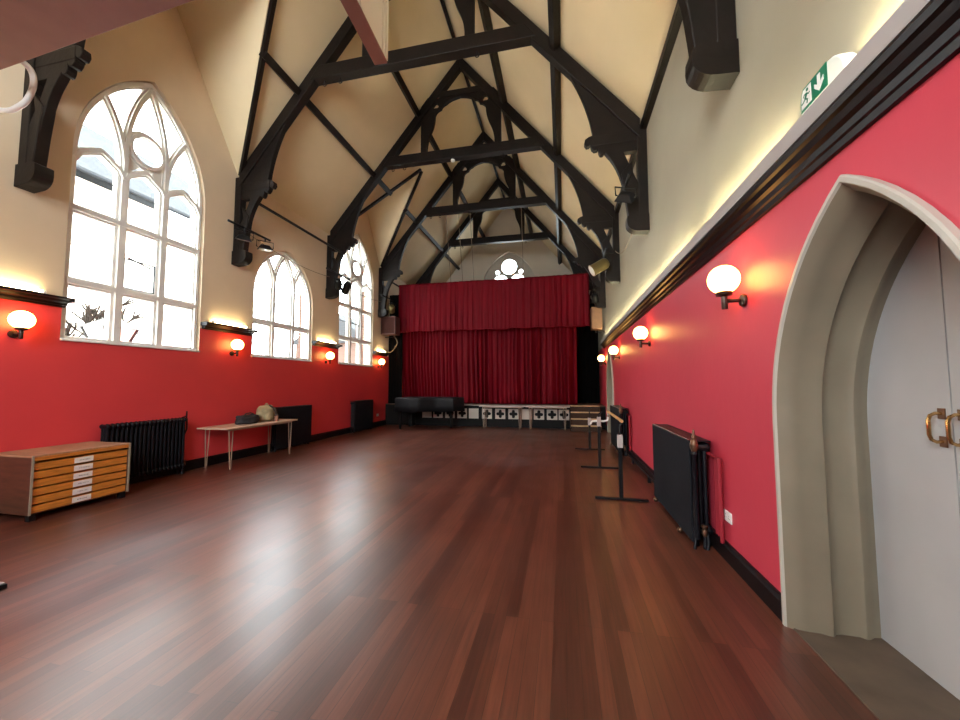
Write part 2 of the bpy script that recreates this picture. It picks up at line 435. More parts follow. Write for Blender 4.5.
# ------------------------------------------------------------------ windows
XG = XL - .12
def win(n, heads, circle):
    w = WIN[n]; c, hw, sp, ri, mu = w['c'], w['hw'], w['spring'], w['rise'], w['mu']
    R = (hw*hw + ri*ri)/(2*hw)
    bars = []                     # (points, width)
    top = arch(c, hw-.05, SILL+.02, sp, ri-.06)
    bars.append((top, .10))
    bars.append(([(c-hw, SILL+.02), (c+hw, SILL+.02)], .06))
    mz = 4.86 if circle else 3.80
    for s in (-1, 1):
        bars.append(([(c+s*mu, SILL), (c+s*mu, mz)], .165))
        # mullion carried on as two arcs
        arc = []
        for k in range(24):
            t = k/23*1.1; R1 = R*.95
            x = c + s*mu + s*(R1 - R1*math.cos(t)); z = mz + R1*math.sin(t)
            dx = abs(x-c); lim = math.hypot(dx + R - hw, max(z-sp, 0))
            if lim > R - .04 and z > sp: break
            arc.append((x, z))
        bars.append((arc, .11))
        apz = sp + ri - .13
        h = apz - mz - (.35 if circle else .0); zz = mz + (.35 if circle else 0)
        Ri = (mu*mu + h*h)/(2*mu); a1 = math.atan2(h, Ri - mu)
        inner = [(c+s*mu, mz)] + [(c + s*(mu - Ri + Ri*math.cos(a1*k/14)), zz + Ri*math.sin(a1*k/14)) for k in range(15)]
        bars.append((inner, .11))
    trans = [2.98, 4.025] if circle else [2.96]
    for z in trans: bars.append(([(c-hw+.04, z), (c+hw-.04, z)], .13))
    if circle:
        hwid = [(-hw+.06, -mu), (-mu, mu), (mu, hw-.06)]
        for a, b in hwid:
            m_ = (a+b)/2
            bars.append(([(c+a, 4.74), (c+a+.10*(b-a), 4.86), (c+m_-.12*(b-a), 4.97), (c+m_, 5.01), (c+m_+.12*(b-a), 4.97), (c+b-.10*(b-a), 4.86), (c+b, 4.74)], .10))
    mb = MB()
    for k, (p, wd) in enumerate(bars):      # each bar a hair prouder than the last so no faces coincide
        e = k*.0008
        mb.strip(p, wd, fYZ, XG-.05-e, XG+.035+e)
        mb.strip(p, wd*.5, fYZ, XG+.03, XG+.075+e)
    if circle:
        cc = (c, 5.375)
        mb.strip(circ(cc, .265), .105, fYZ, XG-.05, XG+.035, True); mb.strip(circ(cc, .25), .05, fYZ, XG+.035, XG+.075, True)
        for s in (-1, 1):          # solid stone eyes between the roundel and the heads
            mb.slab([(c+s*mu, 4.85), (c+s*.10, 5.05), (c+s*.20, 5.2), (c+s*mu, 5.33)], fYZ, XG-.04, XG+.03)
    o = struct('window_%d' % n, mb, M['white_frame'])
    # panes: one glass sheet per light row, one for the head
    rows = [SILL+.03] + trans
    cols = [(-hw+.06, -mu), (-mu, mu), (mu, hw-.06)]
    for i, z in enumerate(rows):
        z1 = rows[i+1] if i+1 < len(rows) else None
        for a, b in cols:
            if z1: obj('pane', MB().box((XG-.012, c+a, z), (XG-.006, c+b, z1)), M['glass'], o)
    zt = trans[-1]
    hp = arch(c, hw-.06, zt, sp, ri-.07)
    obj('pane', MB().slab(hp, fYZ, XG-.012, XG-.006), M['glass'], o)
    zb = 3.52 if circle else 3.5
    bb = MB()
    if circle:
        for a, b in cols: bb.tube([(XG, c+a, zb), (XG, c+b, zb)], .009, 6); bb.tube([(XG, c+a, 4.60), (XG, c+b, 4.60)], .009, 6)
    else:
        for a, b in cols: bb.tube([(XG, c+a, 3.45), (XG, c+b, 3.45)], .006, 6); bb.tube([(XG, c+a, 3.85), (XG, c+b, 3.85)], .006, 6)
    st = obj('stay_bar', bb, M['black_metal'], o); st['label'] = 'thin dark horizontal glazing bars'
    if circle:                     # opening casement in the middle light
        cb = MB(); y0, y1 = c-mu+.085, c+mu-.085
        cb.tube([(XG+.02, y0, 3.52), (XG+.02, y1, 3.52), (XG+.02, y1, 3.06), (XG+.02, y0, 3.06)], .014, 6, True)
        cb.tube([(XG+.05, y0+.02, 3.54), (XG+.10, (y0+y1)/2+.1, 3.44)], .012, 6)
        k = obj('casement', cb, M['black_metal'], o); k['label'] = 'dark metal casement with stay in middle light'
    return o
win(1, True, True); win(2, False, False); win(3, True, True)
# sills
for n in WIN:
    w = WIN[n]
    o = struct('trim_%d' % (6+n), MB().box((XL-.12, w['c']-w['hw'], SILL-.03), (XL+.03, w['c']+w['hw'], SILL)), M['white_frame'], bevel=.006)
# far window: pierced plate of circles set back in a pointed recess
c0 = (-2.55, 7.42)
cs = [circ(c0, .41, 32), circ((-3.02, 6.78), .40, 28), circ((-2.08, 6.78), .40, 28), circ((-3.15, 7.2), .13, 16), circ((-1.95, 7.2), .13, 16)]
# lobes overlap slightly less than the bars between them
cs[0] = circ(c0, .385, 32); cs[1] = circ((-2.98, 6.66), .36, 28); cs[2] = circ((-2.12, 6.66), .36, 28); cs[3] = circ((-3.14, 7.16), .11, 16); cs[4] = circ((-1.96, 7.16), .11, 16)
plate = arch(-2.55, 1.42, 4.6, 6.1, 2.05)
o = struct('window_4', MB().slab(plate, fXZ, YF+.10, YF+.22, cs), M['stone'])
mb = MB()
for c in cs: mb.slab(c, fXZ, YF+.15, YF+.156)
obj('pane', mb, M['glass'], o)
hood = arch(-2.55, 1.46, 4.6, 6.1, 2.10)
mb = MB(); mb.strip(hood, .09, fXZ, YF-.05, YF)
struct('trim_10', mb, M['wall_f'])
# added window behind the camera, unseen, to bring in more sky light
mb = MB(); mb.strip(arch(XC, 1.65, 2.62, 5.2, 2.84), .12, fXZ, YN-.2, YN-.1)
for x in (-.55, .55): mb.strip([(XC+x, 2.6), (XC+x, 7.2)], .13, fXZ, YN-.2, YN-.1)
for z in (2.64, 3.7, 5.0): mb.strip([(XC-1.65, z), (XC+1.65, z)], .12, fXZ, YN-.2, YN-.1)
o = struct('window_5', mb, M['white_frame'])
obj('pane', MB().slab(arch(XC, 1.66, 2.62, 5.2, 2.85), fXZ, YN-.156, YN-.15), M['glass'], o)

# ------------------------------------------------------------------ doors
def ringloft(c, prof, z0=0.0):            # loft of the pointed outline through (x, half width)
    mb = MB(); rows = [[(x, p[0], p[1]) for p in dpoly(c, hw, z0)] for x, hw in prof]
    n = len(rows[0]); vs = [p for r in rows for p in r]; fs = []
    for i in range(len(rows)-1):
        for k in range(n-1): fs.append((i*n+k, i*n+k+1, (i+1)*n+k+1, (i+1)*n+k))
    i = len(rows)-1
    for k in range(n-1): fs.append((i*n+k, i*n+k+1, k+1, k))
    for e in (0, n-1): fs.append(tuple(r*n+e for r in range(len(rows))))
    return mb.add(vs, fs)
PROF = [(XR, 0.735), (XR-.03, 0.735), (XR-.038, 0.727), (XR-.038, 0.705), (XR-.026, 0.697), (XR+.02, 0.662), (XR+.07, 0.652), (XR+.13, 0.650), (XR+.165, 0.632),
        (XR+.19, 0.630), (XR+.215, 0.655), (XR+.25, 0.665), (XR+.34, 0.660), (XR+.365, 0.642), (XR+.385, 0.644), (XR+.42, 0.670), (XR+.47, 0.680), (XR+.54, 0.680), (XR+.54, 0.735)]
def door(n, c, seam):
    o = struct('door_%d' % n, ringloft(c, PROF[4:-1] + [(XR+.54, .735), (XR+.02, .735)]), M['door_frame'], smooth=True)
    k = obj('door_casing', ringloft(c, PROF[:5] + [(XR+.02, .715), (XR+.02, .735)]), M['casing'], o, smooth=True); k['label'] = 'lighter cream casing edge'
    xd = XR+.46
    ins = dpoly(c, .682)
    bk = obj('light_blocking_sheet', MB().slab(dpoly(c, .70, .011), fYZ, xd+.048, xd+.075), M['backing'], o); bk['label'] = 'added light-blocking lining behind the leaves'  # added sheet that stops outside light leaking through the seam
    for s, lab in ((1, 'far'), (-1, 'near')):
        # split the pointed outline at the meeting seam
        y = seam + s*.004
        poly = [p for p in ins if (p[0]-y)*s > 0]
        zs = [p[1] for p in ins]
        # height of the arch at the seam
        R = 1.5 - .75 + .682; dy = abs(y - c); zt = DSP + math.sqrt(max(R*R - (.75+dy)**2, 0))
        if s > 0: poly = [(y, 0.012), (y, zt)] + [p for p in poly]
        else: poly = [p for p in poly] + [(y, zt), (y, 0.012)]
        poly = [(p[0], max(p[1], .012)) for p in poly]
        lf = obj('door_leaf', MB().slab(poly, fYZ, xd, xd+.045), M['door'], o)
        yh = seam + s*.050
        hb = MB(); hb.tube([(xd-.004, yh, 1.395), (xd-.03, yh, 1.397), (xd-.052, yh, 1.385), (xd-.06, yh, 1.36), (xd-.06, yh, 1.29), (xd-.052, yh, 1.265), (xd-.03, yh, 1.253), (xd-.004, yh, 1.255)], .0085, 8)
        h = obj('handle', hb, M['brass'], lf, smooth=True); h['label'] = 'brass bow pull handle'
        pm = MB()
        for z in (1.395, 1.255): pm.box((xd-.006, yh-.02, z-.027), (xd, yh+.02, z+.027))
        h = obj('handle_plate', pm, M['plate'], lf, bevel=.002)
    return o
door(1, DC, 2.31)
door(2, D2, D2+.02)
for n, c in ((11, DC), (12, D2)):
    struct('trim_%d' % n, MB().box((XR, c-.705, 0), (XR+.62, c+.705, .010)), M['stone_floor'])

# ------------------------------------------------------------------ roof trusses
def qb(c, p0, p1, p2, n=8):
    return [((1-t)**2*p0[0]+2*t*(1-t)*p1[0]+t*t*p2[0], (1-t)**2*p0[1]+2*t*(1-t)*p1[1]+t*t*p2[1]) for t in [i/n for i in range(n+1)]]
def mirror(poly, s): return [(p[0]*s, p[1]) for p in poly]
HL, HR = XC - XL, XR - XC
def make_truss():
    t = thing('roof_truss', 'x', 'roof truss')
    S = .335                          # vertical depth of the rafter
    for s, W in ((-1, HL), (1, HR)):
        za = ZAP - .06; zw = ZAP - SL*W
        W2 = W - .10
        poly = [(0, za), (W2, ZAP-.06-SL*W2), (W2, ZAP-SL*W2-S-.06), (0, za-S)]
        obj('rafter', MB().slab(mirror(poly, s), fXZ, -.085, .085), M['timber'], t, bevel=.01)
        # spandrel board with the scrolled tip and the curved strut under it
        zi = lambda d: ZAP - SL*d - S - .05
        P = [(2.80, zi(2.80))] + qb(0, (2.80, zi(2.80)), (3.10, 6.35), (3.19, 5.72))[1:]
        P += [(3.12, 5.70), (3.06, 5.66), (3.045, 5.59), (3.08, 5.535), (3.13, 5.545), (3.15, 5.57), (3.16, 5.50), (3.20, 5.455), (3.255, 5.46), (3.27, 5.49), (3.275, 5.42), (3.30, 5.37), (3.345, 5.365), (3.37, 5.40)]
        P += qb(0, (3.40, 5.36), (3.60, 5.12), (3.68, 4.62), 7)
        P += [(3.72, 4.45), (W-.06, 4.45), (W-.06, zi(W-.06))]
        hole = [(W-.36, 5.36), (W-.14, 5.36), (W-.14, 5.28), (W-.14, 4.80), (W-.20, 4.95)]
        obj('spandrel_bracket', MB().slab(mirror(P, s), fXZ, -.05, .05, [mirror(hole, s)]), M['timber'], t, bevel=.008)
        # moulded hammer rail on both faces of the board
        rl = MB().box((s*3.15, -.057, 5.53), (s*(W-.02), .057, 5.70)); obj('hammer_rail', rl, M['timber'], t, bevel=.012)
        pw = MB().box((s*(W-.15), -.075, 4.26), (s*(W-.002), .075, ZAP-SL*W-.06)); obj('wall_post', pw, M['timber'], t, bevel=.012)
        # lower half of strut thickened
        st = [(3.62, 5.0), (3.68, 4.62), (3.72, 4.26), (W-.1, 4.26), (W-.1, 4.7), (W-.22, 4.95), (3.80, 5.2)]
        obj('curved_strut', MB().slab(mirror(st, s), fXZ, -.068, .068), M['timber'], t, bevel=.012)
        cb = [(W-.002, 4.27), (W-.30, 4.27), (W-.335, 4.25), (W-.34, 4.17)] + [(W-.16-.18*math.cos(a), 4.15-.15*math.sin(a)) for a in [i*PI/2/6 for i in range(1, 7)]] + [(W-.002, 3.99)]
        obj('corbel', MB().slab(mirror(cb, s), fXZ, -.092, .092), M['timber'], t, bevel=.01)
        # queen post with a curved bracket and pierced spandrel under the collar
        Q = [(1.13, 7.85), (1.13, 9.5), (0, 9.5), (0, 9.40)] + qb(0, (0, 9.40), (.28, 9.37), (.40, 9.26), 5)[1:]
        Q += qb(0, (.40, 9.26), (.52, 9.23), (.54, 9.13), 4)[1:] + qb(0, (.54, 9.13), (.68, 9.10), (.72, 8.97), 4)[1:] + qb(0, (.72, 8.97), (.72, 8.72), (.82, 8.52), 5)[1:] + qb(0, (.82, 8.52), (.93, 8.3), (.95, 8.05), 5)[1:] + [(.95, 7.85)]
        tc = (.70, 9.235); tre = []
        for k in range(3):
            a0 = PI/2 + k*2*PI/3
            for j in range(7):
                a = a0 - 1.25 + 2.5*j/6
                tre.append((tc[0] + .050*math.cos(a0) + .044*math.cos(a), tc[1] + .050*math.sin(a0) + .044*math.sin(a)))
        obj('queen_post', MB().slab(mirror(Q, s), fXZ, -.05, .05, [mirror(tre, s)]), M['timber'], t, bevel=.006)
    d = (ZAP - S - .06 - 7.65)/SL
    obj('tie_beam', MB().slab([(-d-.1, 7.65), (d+.1, 7.65), (d-.10, 7.92), (-d+.10, 7.92)], fXZ, -.10, .10), M['timber'], t, bevel=.012)
    d = (ZAP - S - 9.45)/SL
    obj('collar_beam', MB().slab([(-d-.12, 9.43), (d+.12, 9.43), (d, 9.60), (-d, 9.60)], fXZ, -.07, .07), M['timber'], t, bevel=.01)
    for x in (-1.97, -1.62, 1.18):
        hk = MB(); hk.tube([(x, 0, 7.66), (x, 0, 7.61)], .012, 6)
        hk.tube([(x + .035*math.sin(a), 0, 7.575 - .035*math.cos(a)) for a in [i*2*PI/12 for i in range(12)]], .009, 6, True)
        obj('ring_hook', hk, M['black_metal'], t)
    return t
TL = ['roof truss nearest the viewer, mostly above the frame with big corbels low on both walls',
      'complete roof truss carrying floodlights, second along from the viewer',
      'middle roof truss over the two narrow spotlights, third along from the viewer',
      'roof truss standing just before the red curtain, above both loudspeakers',
      'roof truss behind the top of the red curtain, nearest the far gable']
t0 = make_truss(); t0['label'] = TL[0]; t0['group'] = 'roof trusses'; t0.location = (XC, T[0], 0)
for i in range(1, 5): dup(t0, (XC, T[i], 0), 0, TL[i])

# purlins, ridge, valley timbers, tie rods
def purlin(xs, y0, y1, label, w=.13, h=.15):
    z = roof(xs); s = 1 if xs > XC else -1
    n = Vector((s*SL, 0, 1)).normalized(); up = n
    c0 = Vector((xs, y0, z)) - n*(h/2+.012); c1 = Vector((xs, y1, z)) - n*(h/2+.012)
    tag(obj('roof_purlin', MB().bar(c0, c1, w, h, n), M['timber'], None, bevel=.008), label, 'beam', 'long roof purlins')
PXl, PXr, PU = -5.23, .02, 1.27
dc = lambda a, b, x: ((b-a)/2) * (x - XL)/(DX - XL)
y1a = T[1] - dc(T[0], T[1], PXl); y2a = T[2] + dc(T[2], T[3], PXl); y2b = T[3] - dc(T[2], T[3], PXl)
purlin(PXl, y1a, y2a, 'lower left purlin running between the two cross gables of the ceiling')
purlin(PXl, y2b, YF, 'lower left purlin running from the far cross gable to the far gable wall')
purlin(PXr, YN, YF, 'lower right purlin running unbroken the full length of the roof')
purlin(XC-PU, YN, YF, 'upper left purlin near the ridge, crossing above the collar ends')
purlin(XC+PU, YN, YF, 'upper right purlin near the ridge, running beside the collar ends')
tag(obj('ridge_beam', MB().box((XC-.03, YN, ZAP-.16), (XC+.03, YF, ZAP-.04)), M['timber']), 'thin dark ridge board along the peak of the ceiling', 'beam')
for (a, b), lab in zip(DORM, ('cross gable over the largest window', 'cross gable over the farthest window')):
    c = (a+b)/2
    for y, w in ((a, 'near'), (b, 'far')):
        g_ = -.045 if y < c else .045; p = Vector((XL+.05, y - g_*.4, eave+.02)); q = Vector((DX+.02, c + g_, DZ-.02))
        n = Vector((-SL, 0, 1)).normalized()
        tag(obj('valley_timber', MB().bar(p - n*.04, q - n*.04, .075, .07, n), M['timber']), 'slim dark valley timber, %s side of the %s' % (w, lab), 'beam', 'valley timbers')
for i, lab in ((1, 'black iron tie rod spanning along the left wall above the short window'), (3, 'black iron tie rod on the left behind the curtain top')):
    tag(obj('tie_rod', MB().tube([(-6.14, T[i]+.05, 5.30), (-6.14, T[i+1]-.05, 5.30)], .032, 8), M['black_metal'], smooth=True), lab, 'rod')
tag(obj('smoke_detector', MB().ball((-2.83, T[2]-.04, 7.60), .062, 16, 10, (1, 1, .75)), M['white_plastic'], smooth=True), 'small white round detector under the middle tie beam', 'detector')

# ------------------------------------------------------------------ wall globes
def make_globe():
    g = thing('globe_wall_lamp', 'x', 'wall lamp', group='globe wall lamps')   # local: wall at x=0, lamp towards +x
    obj('globe', MB().ball((.14, 0, 0), .112, 28, 18), M['globe'], g, smooth=True)
    obj('cup', MB().lathe([(.02, -.135), (.055, -.125), (.06, -.105), (.05, -.092)], (.14, 0, 0)), M['bronze'], g, smooth=True)
    obj('stem', MB().lathe([(.020, -.235), (.022, -.23), (.022, -.13), (.02, -.12)], (.14, 0, 0), seg=14), M['bronze'], g, smooth=True)
    obj('arm', MB().tube([(.02, 0, -.17), (.14, 0, -.17)], .015, 10), M['bronze'], g, smooth=True)
    obj('backplate', MB().lathe([(.05, 0), (.052, .012), (.045, .024), (.02, .03)], (0, 0, -.17), 'X'), M['bronze'], g, smooth=True)
    return g
g0 = make_globe(); g0.location = (XL, T[0], 2.335)
LG = ['lit globe lamp on the left red wall, nearest the viewer beside the largest window',
      'lit globe lamp on the left wall between the largest and the short window',
      'lit globe lamp on the left wall between the short and the farthest window',
      'lit globe lamp at the far end of the left wall beside the curtain']
g0['label'] = LG[0]
for i in (1, 2, 3): dup(g0, (XL, T[i], 2.34), 0, LG[i])
RG = ['largest lit globe lamp, on the right red wall nearest the arched doorway',
      'lit globe lamp on the right wall, second from the near doorway',
      'lit globe lamp on the right wall just before the far arched doorway',
      'lit globe lamp at the far end of the right wall by the stage']
for i in range(4): dup(g0, (XR-.005, T[i]+(.0, .12, .3, .25)[i], 2.365), PI, RG[i])

# strip lamps in the troughs
def strip_lamp(x, y0, y1, z, m, label, grp):
    t = thing('strip_lamp', label, 'strip light', (x, (y0+y1)/2, z), 0, grp); h = (y1-y0)/2
    obj('tube', MB().tube([(0, -h+.03, .03), (0, h-.03, .03)], .013, 10), m, t, smooth=True)
    b = MB().box((-.02, -h, -.01), (.02, h, .008)); b.box((-.015, -h, 0), (.015, -h+.03, .045)); b.box((-.015, h-.03, 0), (.015, h, .045))
    obj('batten', b, M['white_plastic'], t)
RS = ['strip light in the right trough beside the green exit sign', 'strip light in the right trough above the largest globe lamp', 'strip light in the right trough beyond the largest globe lamp',
      'strip light in the right trough before the second globe lamp', 'strip light in the right trough after the second globe lamp', 'strip light in the right trough before the far doorway', 'strip light in the far end of the right trough']
for i, lab in enumerate(RS):
    y = .75 + i*1.78
    strip_lamp(XR-.045, y, y+1.5, 2.915, M['tube'], lab, 'strip lights in the right trough')
LS = ['warm strip light on the left ledge nearest the viewer', 'warm strip light on the left ledge between the largest and short windows', 'warm strip light on the left ledge between the short and farthest windows', 'warm strip light on the last left ledge beside the curtain']
for (a, b), lab in zip(STUB, LS):
    m = (max(a, 2.1)+b)/2; h = min((b-max(a, 2.1))/2-.16, .6)
    strip_lamp(XL+.06, m-h, m+h, 2.715, M['tube_warm'], lab, 'strip lights on the left ledges')

# ------------------------------------------------------------------ exit sign
t = thing('exit_sign', 'white and green running man emergency exit sign above the near doorway', 'sign', (XR, 2.185, 3.0))
prof = [(-.165, .04), (-.150, .10), (-.12, .140), (-.085, .163), (-.02, .178), (.15, .178), (.172, .150), (.178, .10), (.178, .02), (-.165, .02)]
obj('housing', MB().slab(prof, fYZ, -.075, -.004), M['sign_white'], t, bevel=.012)
obj('green_panel', MB().slab([(-.045, .168), (-.045, .045), (.168, .045), (.168, .10), (.160, .145), (.143, .168)], fYZ, -.0785, -.0748), M['green'], t)
sx = -.0805
am = MB()                                   # arrow pointing down, then the running figure in a doorway
am.slab([(.002, .152), (.024, .152), (.024, .102), (.048, .122), (.048, .098), (.013, .062), (-.022, .098), (-.022, .122), (.002, .102)], fYZ, sx, sx+.003)
obj('arrow', am, M['white_plastic'], t)
pm = MB().slab([(.075, .058), (.158, .058), (.158, .10), (.150, .140), (.138, .157), (.075, .157)], fYZ, sx, sx+.002); obj('doorway_pictogram', pm, M['white_plastic'], t)
rm = MB(); rx = sx-.0015; o_ = (-.018, -.012)
rm.slab(circ((.122+o_[0], .152+o_[1]), .009, 12), fYZ, rx, rx+.003)
for p, w in (([(.125, .138), (.140, .112)], .016), ([(.140, .112), (.122, .098), (.128, .080)], .008), ([(.140, .112), (.158, .100), (.172, .098)], .008), ([(.127, .136), (.112, .122), (.102, .128)], .006), ([(.128, .136), (.147, .138), (.155, .126)], .006)):
    rm.strip([(q[0]+o_[0], q[1]+o_[1]) for q in p], w, fYZ, rx, rx+.003)
obj('running_figure', rm, M['green'], t)

# ------------------------------------------------------------------ radiators
def make_radiator(n, L, label, panel, loc, rotz):
    """local: wall at x=0, room towards +x, runs along y"""
    t = thing('column_radiator', label, 'radiator', loc, rotz)
    H0, H1 = .12, .96; p = L/n
    mb = MB()
    for i in range(n):
        y = -L/2 + p*(i+.5)
        for x in (.075, .12, .165): mb.tube([(x, y, H0+.03), (x, y, H1-.03)], .0175, 8)
        for z in (H0+.03, H1-.03):
            mb.tube([(.05, y, z), (.19, y, z)], p*.46, 8)
            mb.ball((.06, y, z), p*.47, 8, 6, (1, 1, 1.2)); mb.ball((.18, y, z), p*.47, 8, 6, (1, 1, 1.2))
    obj('section_columns', mb, M['iron'], t, smooth=True)
    for sy in (-1, 1):
        y = sy*(L/2-p/2)
        for x in (.075, .165): obj('foot', MB().lathe([(.026, 0), (.022, .02), (.014, .05), (.02, .13)], (x, y, 0), seg=10), M['iron'], t, smooth=True)
    v = MB(); ye = L/2+.035
    v.tube([(.12, L/2-.01, .15), (.12, ye, .15), (.12, ye, 0)], .015, 8)
    obj('supply_pipe', v, M['iron'], t, smooth=True)
    v = MB().lathe([(.012, .11), (.024, .13), (.024, .17), (.016, .18), (.028, .20), (.028, .215), (.01, .22)], (.12, ye, 0), seg=12)
    q = obj('valve', v, M['plate'], t, smooth=True)
    if panel:
        f = obj('front_panel', MB().box((.205, -L/2-.01, .05), (.222, L/2+.01, .985)), M['navy'], t, bevel=.004); f['label'] = 'flat dark navy panel tied over the front'
        f = obj('top_board', MB().box((.03, -L/2-.01, .985), (.222, L/2+.01, 1.0)), M['iron'], t, bevel=.004)
        sm = MB()
        for k in range(26): sm.ball((.214, -L/2+.04+k*(L-.08)/25, 1.0), .006, 6, 4)
        obj('stud_row', sm, M['steel'], f)
    return t
r1 = make_radiator(19, 1.20, 'black column radiator behind the low plan chest on the left', False, (XL, 4.80, 0), 0)
v = MB(); v.tube([(.12, .56, .96), (.12, .64, .98), (.12, .655, .93), (.12, .655, .75), (.12, .61, .66), (.12, .57, .64)], .013, 8); v.tube([(.12, .645, .96), (.12, .645, 1.07)], .012, 8)
obj('air_vent_pipe', v, M['iron'], r1, smooth=True)
make_radiator(18, 1.22, 'dark panelled radiator behind the pale trestle table with bags', True, (XL, 8.10, 0), 0)
make_radiator(17, 1.15, 'dark panelled radiator at the far end of the left wall near the stage', True, (XL, 11.40, 0), 0)
def right_rad(y, label):
    t = make_radiator(18, 1.50, label, True, (XR, y, 0), PI)
    # turned standard with brass finial at the near end (local +y end faces the viewer)
    f = MB().lathe([(.03, .10), (.024, .2), (.02, .86), (.03, .88), (.024, .90)], (.19, .80, 0), seg=14)
    q = obj('turned_standard', f, M['iron'], t, smooth=True)
    f = MB().lathe([(.022, .90), (.034, .93), (.038, .96), (.03, 1.0), (.016, 1.02), (.02, 1.04), (.01, 1.06), (.012, 1.085), (.004, 1.11)], (.19, .80, 0), seg=14)
    q = obj('finial', f, M['plate'], q, smooth=True); q['label'] = 'brass finial'
    m = MB()
    for x in (.09, .20): m.tube([(x, .765, .14), (x, .79, .06), (x+.012, .80, 0)], .014, 8)
    obj('scroll_foot', m, M['iron'], t, smooth=True)
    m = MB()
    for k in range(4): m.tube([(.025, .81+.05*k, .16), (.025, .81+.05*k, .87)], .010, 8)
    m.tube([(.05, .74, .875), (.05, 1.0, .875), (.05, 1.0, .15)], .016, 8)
    for yy in (.42, -.62):
        q = obj('castor', MB().ball((.235, yy, .035), .028, 12, 8), M['plate'], t, smooth=True); q['label'] = 'small tarnished castor'
    q = obj('shaded_red_pipes', m, M['red_pipe'], t, smooth=True); q['label'] = 'red wall pipes with the radiator end shadow painted in'
    return t
right_rad(4.78, 'dark panelled radiator on the right wall nearest the arched doorway')
right_rad(9.42, 'dark panelled radiator on the right wall beyond the practice barres')
# heating pipe along the right wall
tag(obj('heating_pipe', MB().tube([(XR-.10, 5.75, .10), (XR-.10, 8.50, .10)], .02, 8).box((XR-.12, 6.4, 0), (XR-.08, 6.44, .09)).box((XR-.12, 7.8, 0), (XR-.08, 7.84, .09)).tube([(XR-.065, 5.75, .16), (XR-.065, 8.30, .16)], .016, 8), M['iron'], smooth=True), 'twin black heating pipes low along the right wall between the radiators', 'pipe')
# sockets
def socket(x, y, z, s, label):
    t = thing('wall_socket', label, 'socket', (x, y, z))
    obj('faceplate', MB().box((0, -.073, -.045), (s*.012, .073, .045)), M['white_plastic'], t, bevel=.003)
    m = MB()
    for yy in (-.035, .035):
        for dy, dz in ((0, .012), (-.011, -.010), (.011, -.010)): m.box((s*.0115, yy+dy-.003, dz-.004), (s*.013, yy+dy+.003, dz+.004))
    obj('pin_holes', m, M['ink'], t)
socket(XR, 3.76, .385, -1, 'white double socket low on the right wall near the arched doorway')
socket(XL, 12.72, .41, 1, 'white socket low on the left wall near the stage')

# ------------------------------------------------------------------ plan chest on the left
t = thing('plan_chest', 'low wooden plan chest of six shallow drawers against the left wall', 'chest of drawers', (-6.22, 3.64, 0))
# local: front at x=+.36, runs y -.50..+.50
W2, X0, X1, Z0, Z1 = .50, -.36, .36, .075, .735
obj('side_panel', MB().box((X0, -W2, Z0), (X1, -W2+.022, Z1-.02)), M['carcass'], t, bevel=.003)
obj('side_panel', MB().box((X0, W2-.022, Z0), (X1, W2, Z1-.02)), M['carcass'], t, bevel=.003)
obj('top_board', MB().box((X0, -W2, Z1-.02), (X1, W2, Z1)), M['chest_top'], t, bevel=.003)
obj('back_panel', MB().box((X0, -W2+.022, Z0), (X0+.02, W2-.022, Z1-.02)), M['carcass'], t)
obj('base_board', MB().box((X0+.02, -W2+.022, Z0), (X1-.03, W2-.022, Z0+.02)), M['carcass'], t)
obj('edge_strip', MB().box((X1, -W2, Z0), (X1+.006, -W2+.022, Z1)), M['edge'], t); obj('edge_strip', MB().box((X1, W2-.022, Z0), (X1+.006, W2, Z1)), M['edge'], t)
obj('top_rail', MB().box((X1-.03, -W2+.022, Z1-.06), (X1-.002, W2-.022, Z1-.02)), M['oak'], t)
nd = 6; zt, zb = Z1-.075, Z0+.012; ph = (zt-zb)/nd
for i in range(nd):
    a = zb + i*ph; d = obj('drawer', MB().box((X0+.05, -W2+.028, a+.004), (X1-.012, W2-.028, a+ph-.014)), M['oak'], t, bevel=.002)
    lb = obj('card_label', MB().box((X1-.0125, -.105, a+.010), (X1-.009, .085, a+ph-.020)), M['paper'], d); lb['label'] = 'white card label with a line of lettering'
    k = MB(); y = -.055; random.seed(i+3)
    zc = a + ph/2 - .006
    while y < .045:
        w = random.uniform(.006, .013)
        k.box((X1-.0095, y, zc-.006), (X1-.0083, y+w*.35, zc+.006)); k.box((X1-.0095, y, zc+(.003 if random.random() < .5 else -.006)), (X1-.0083, y+w*.8, zc+(.006 if random.random() < .5 else -.002)))
        y += w + (.008 if random.random() < .2 else .002)
    obj('lettering', k, M['ink'], lb) if False else obj('lettering', k, M['ink'], d)
for x in (X0+.05, X1-.05):
    for y in (-W2+.05, W2-.05): obj('foot', MB().box((x-.03, y-.03, 0), (x+.03, y+.03, Z0)), M['stage_dark'], t)

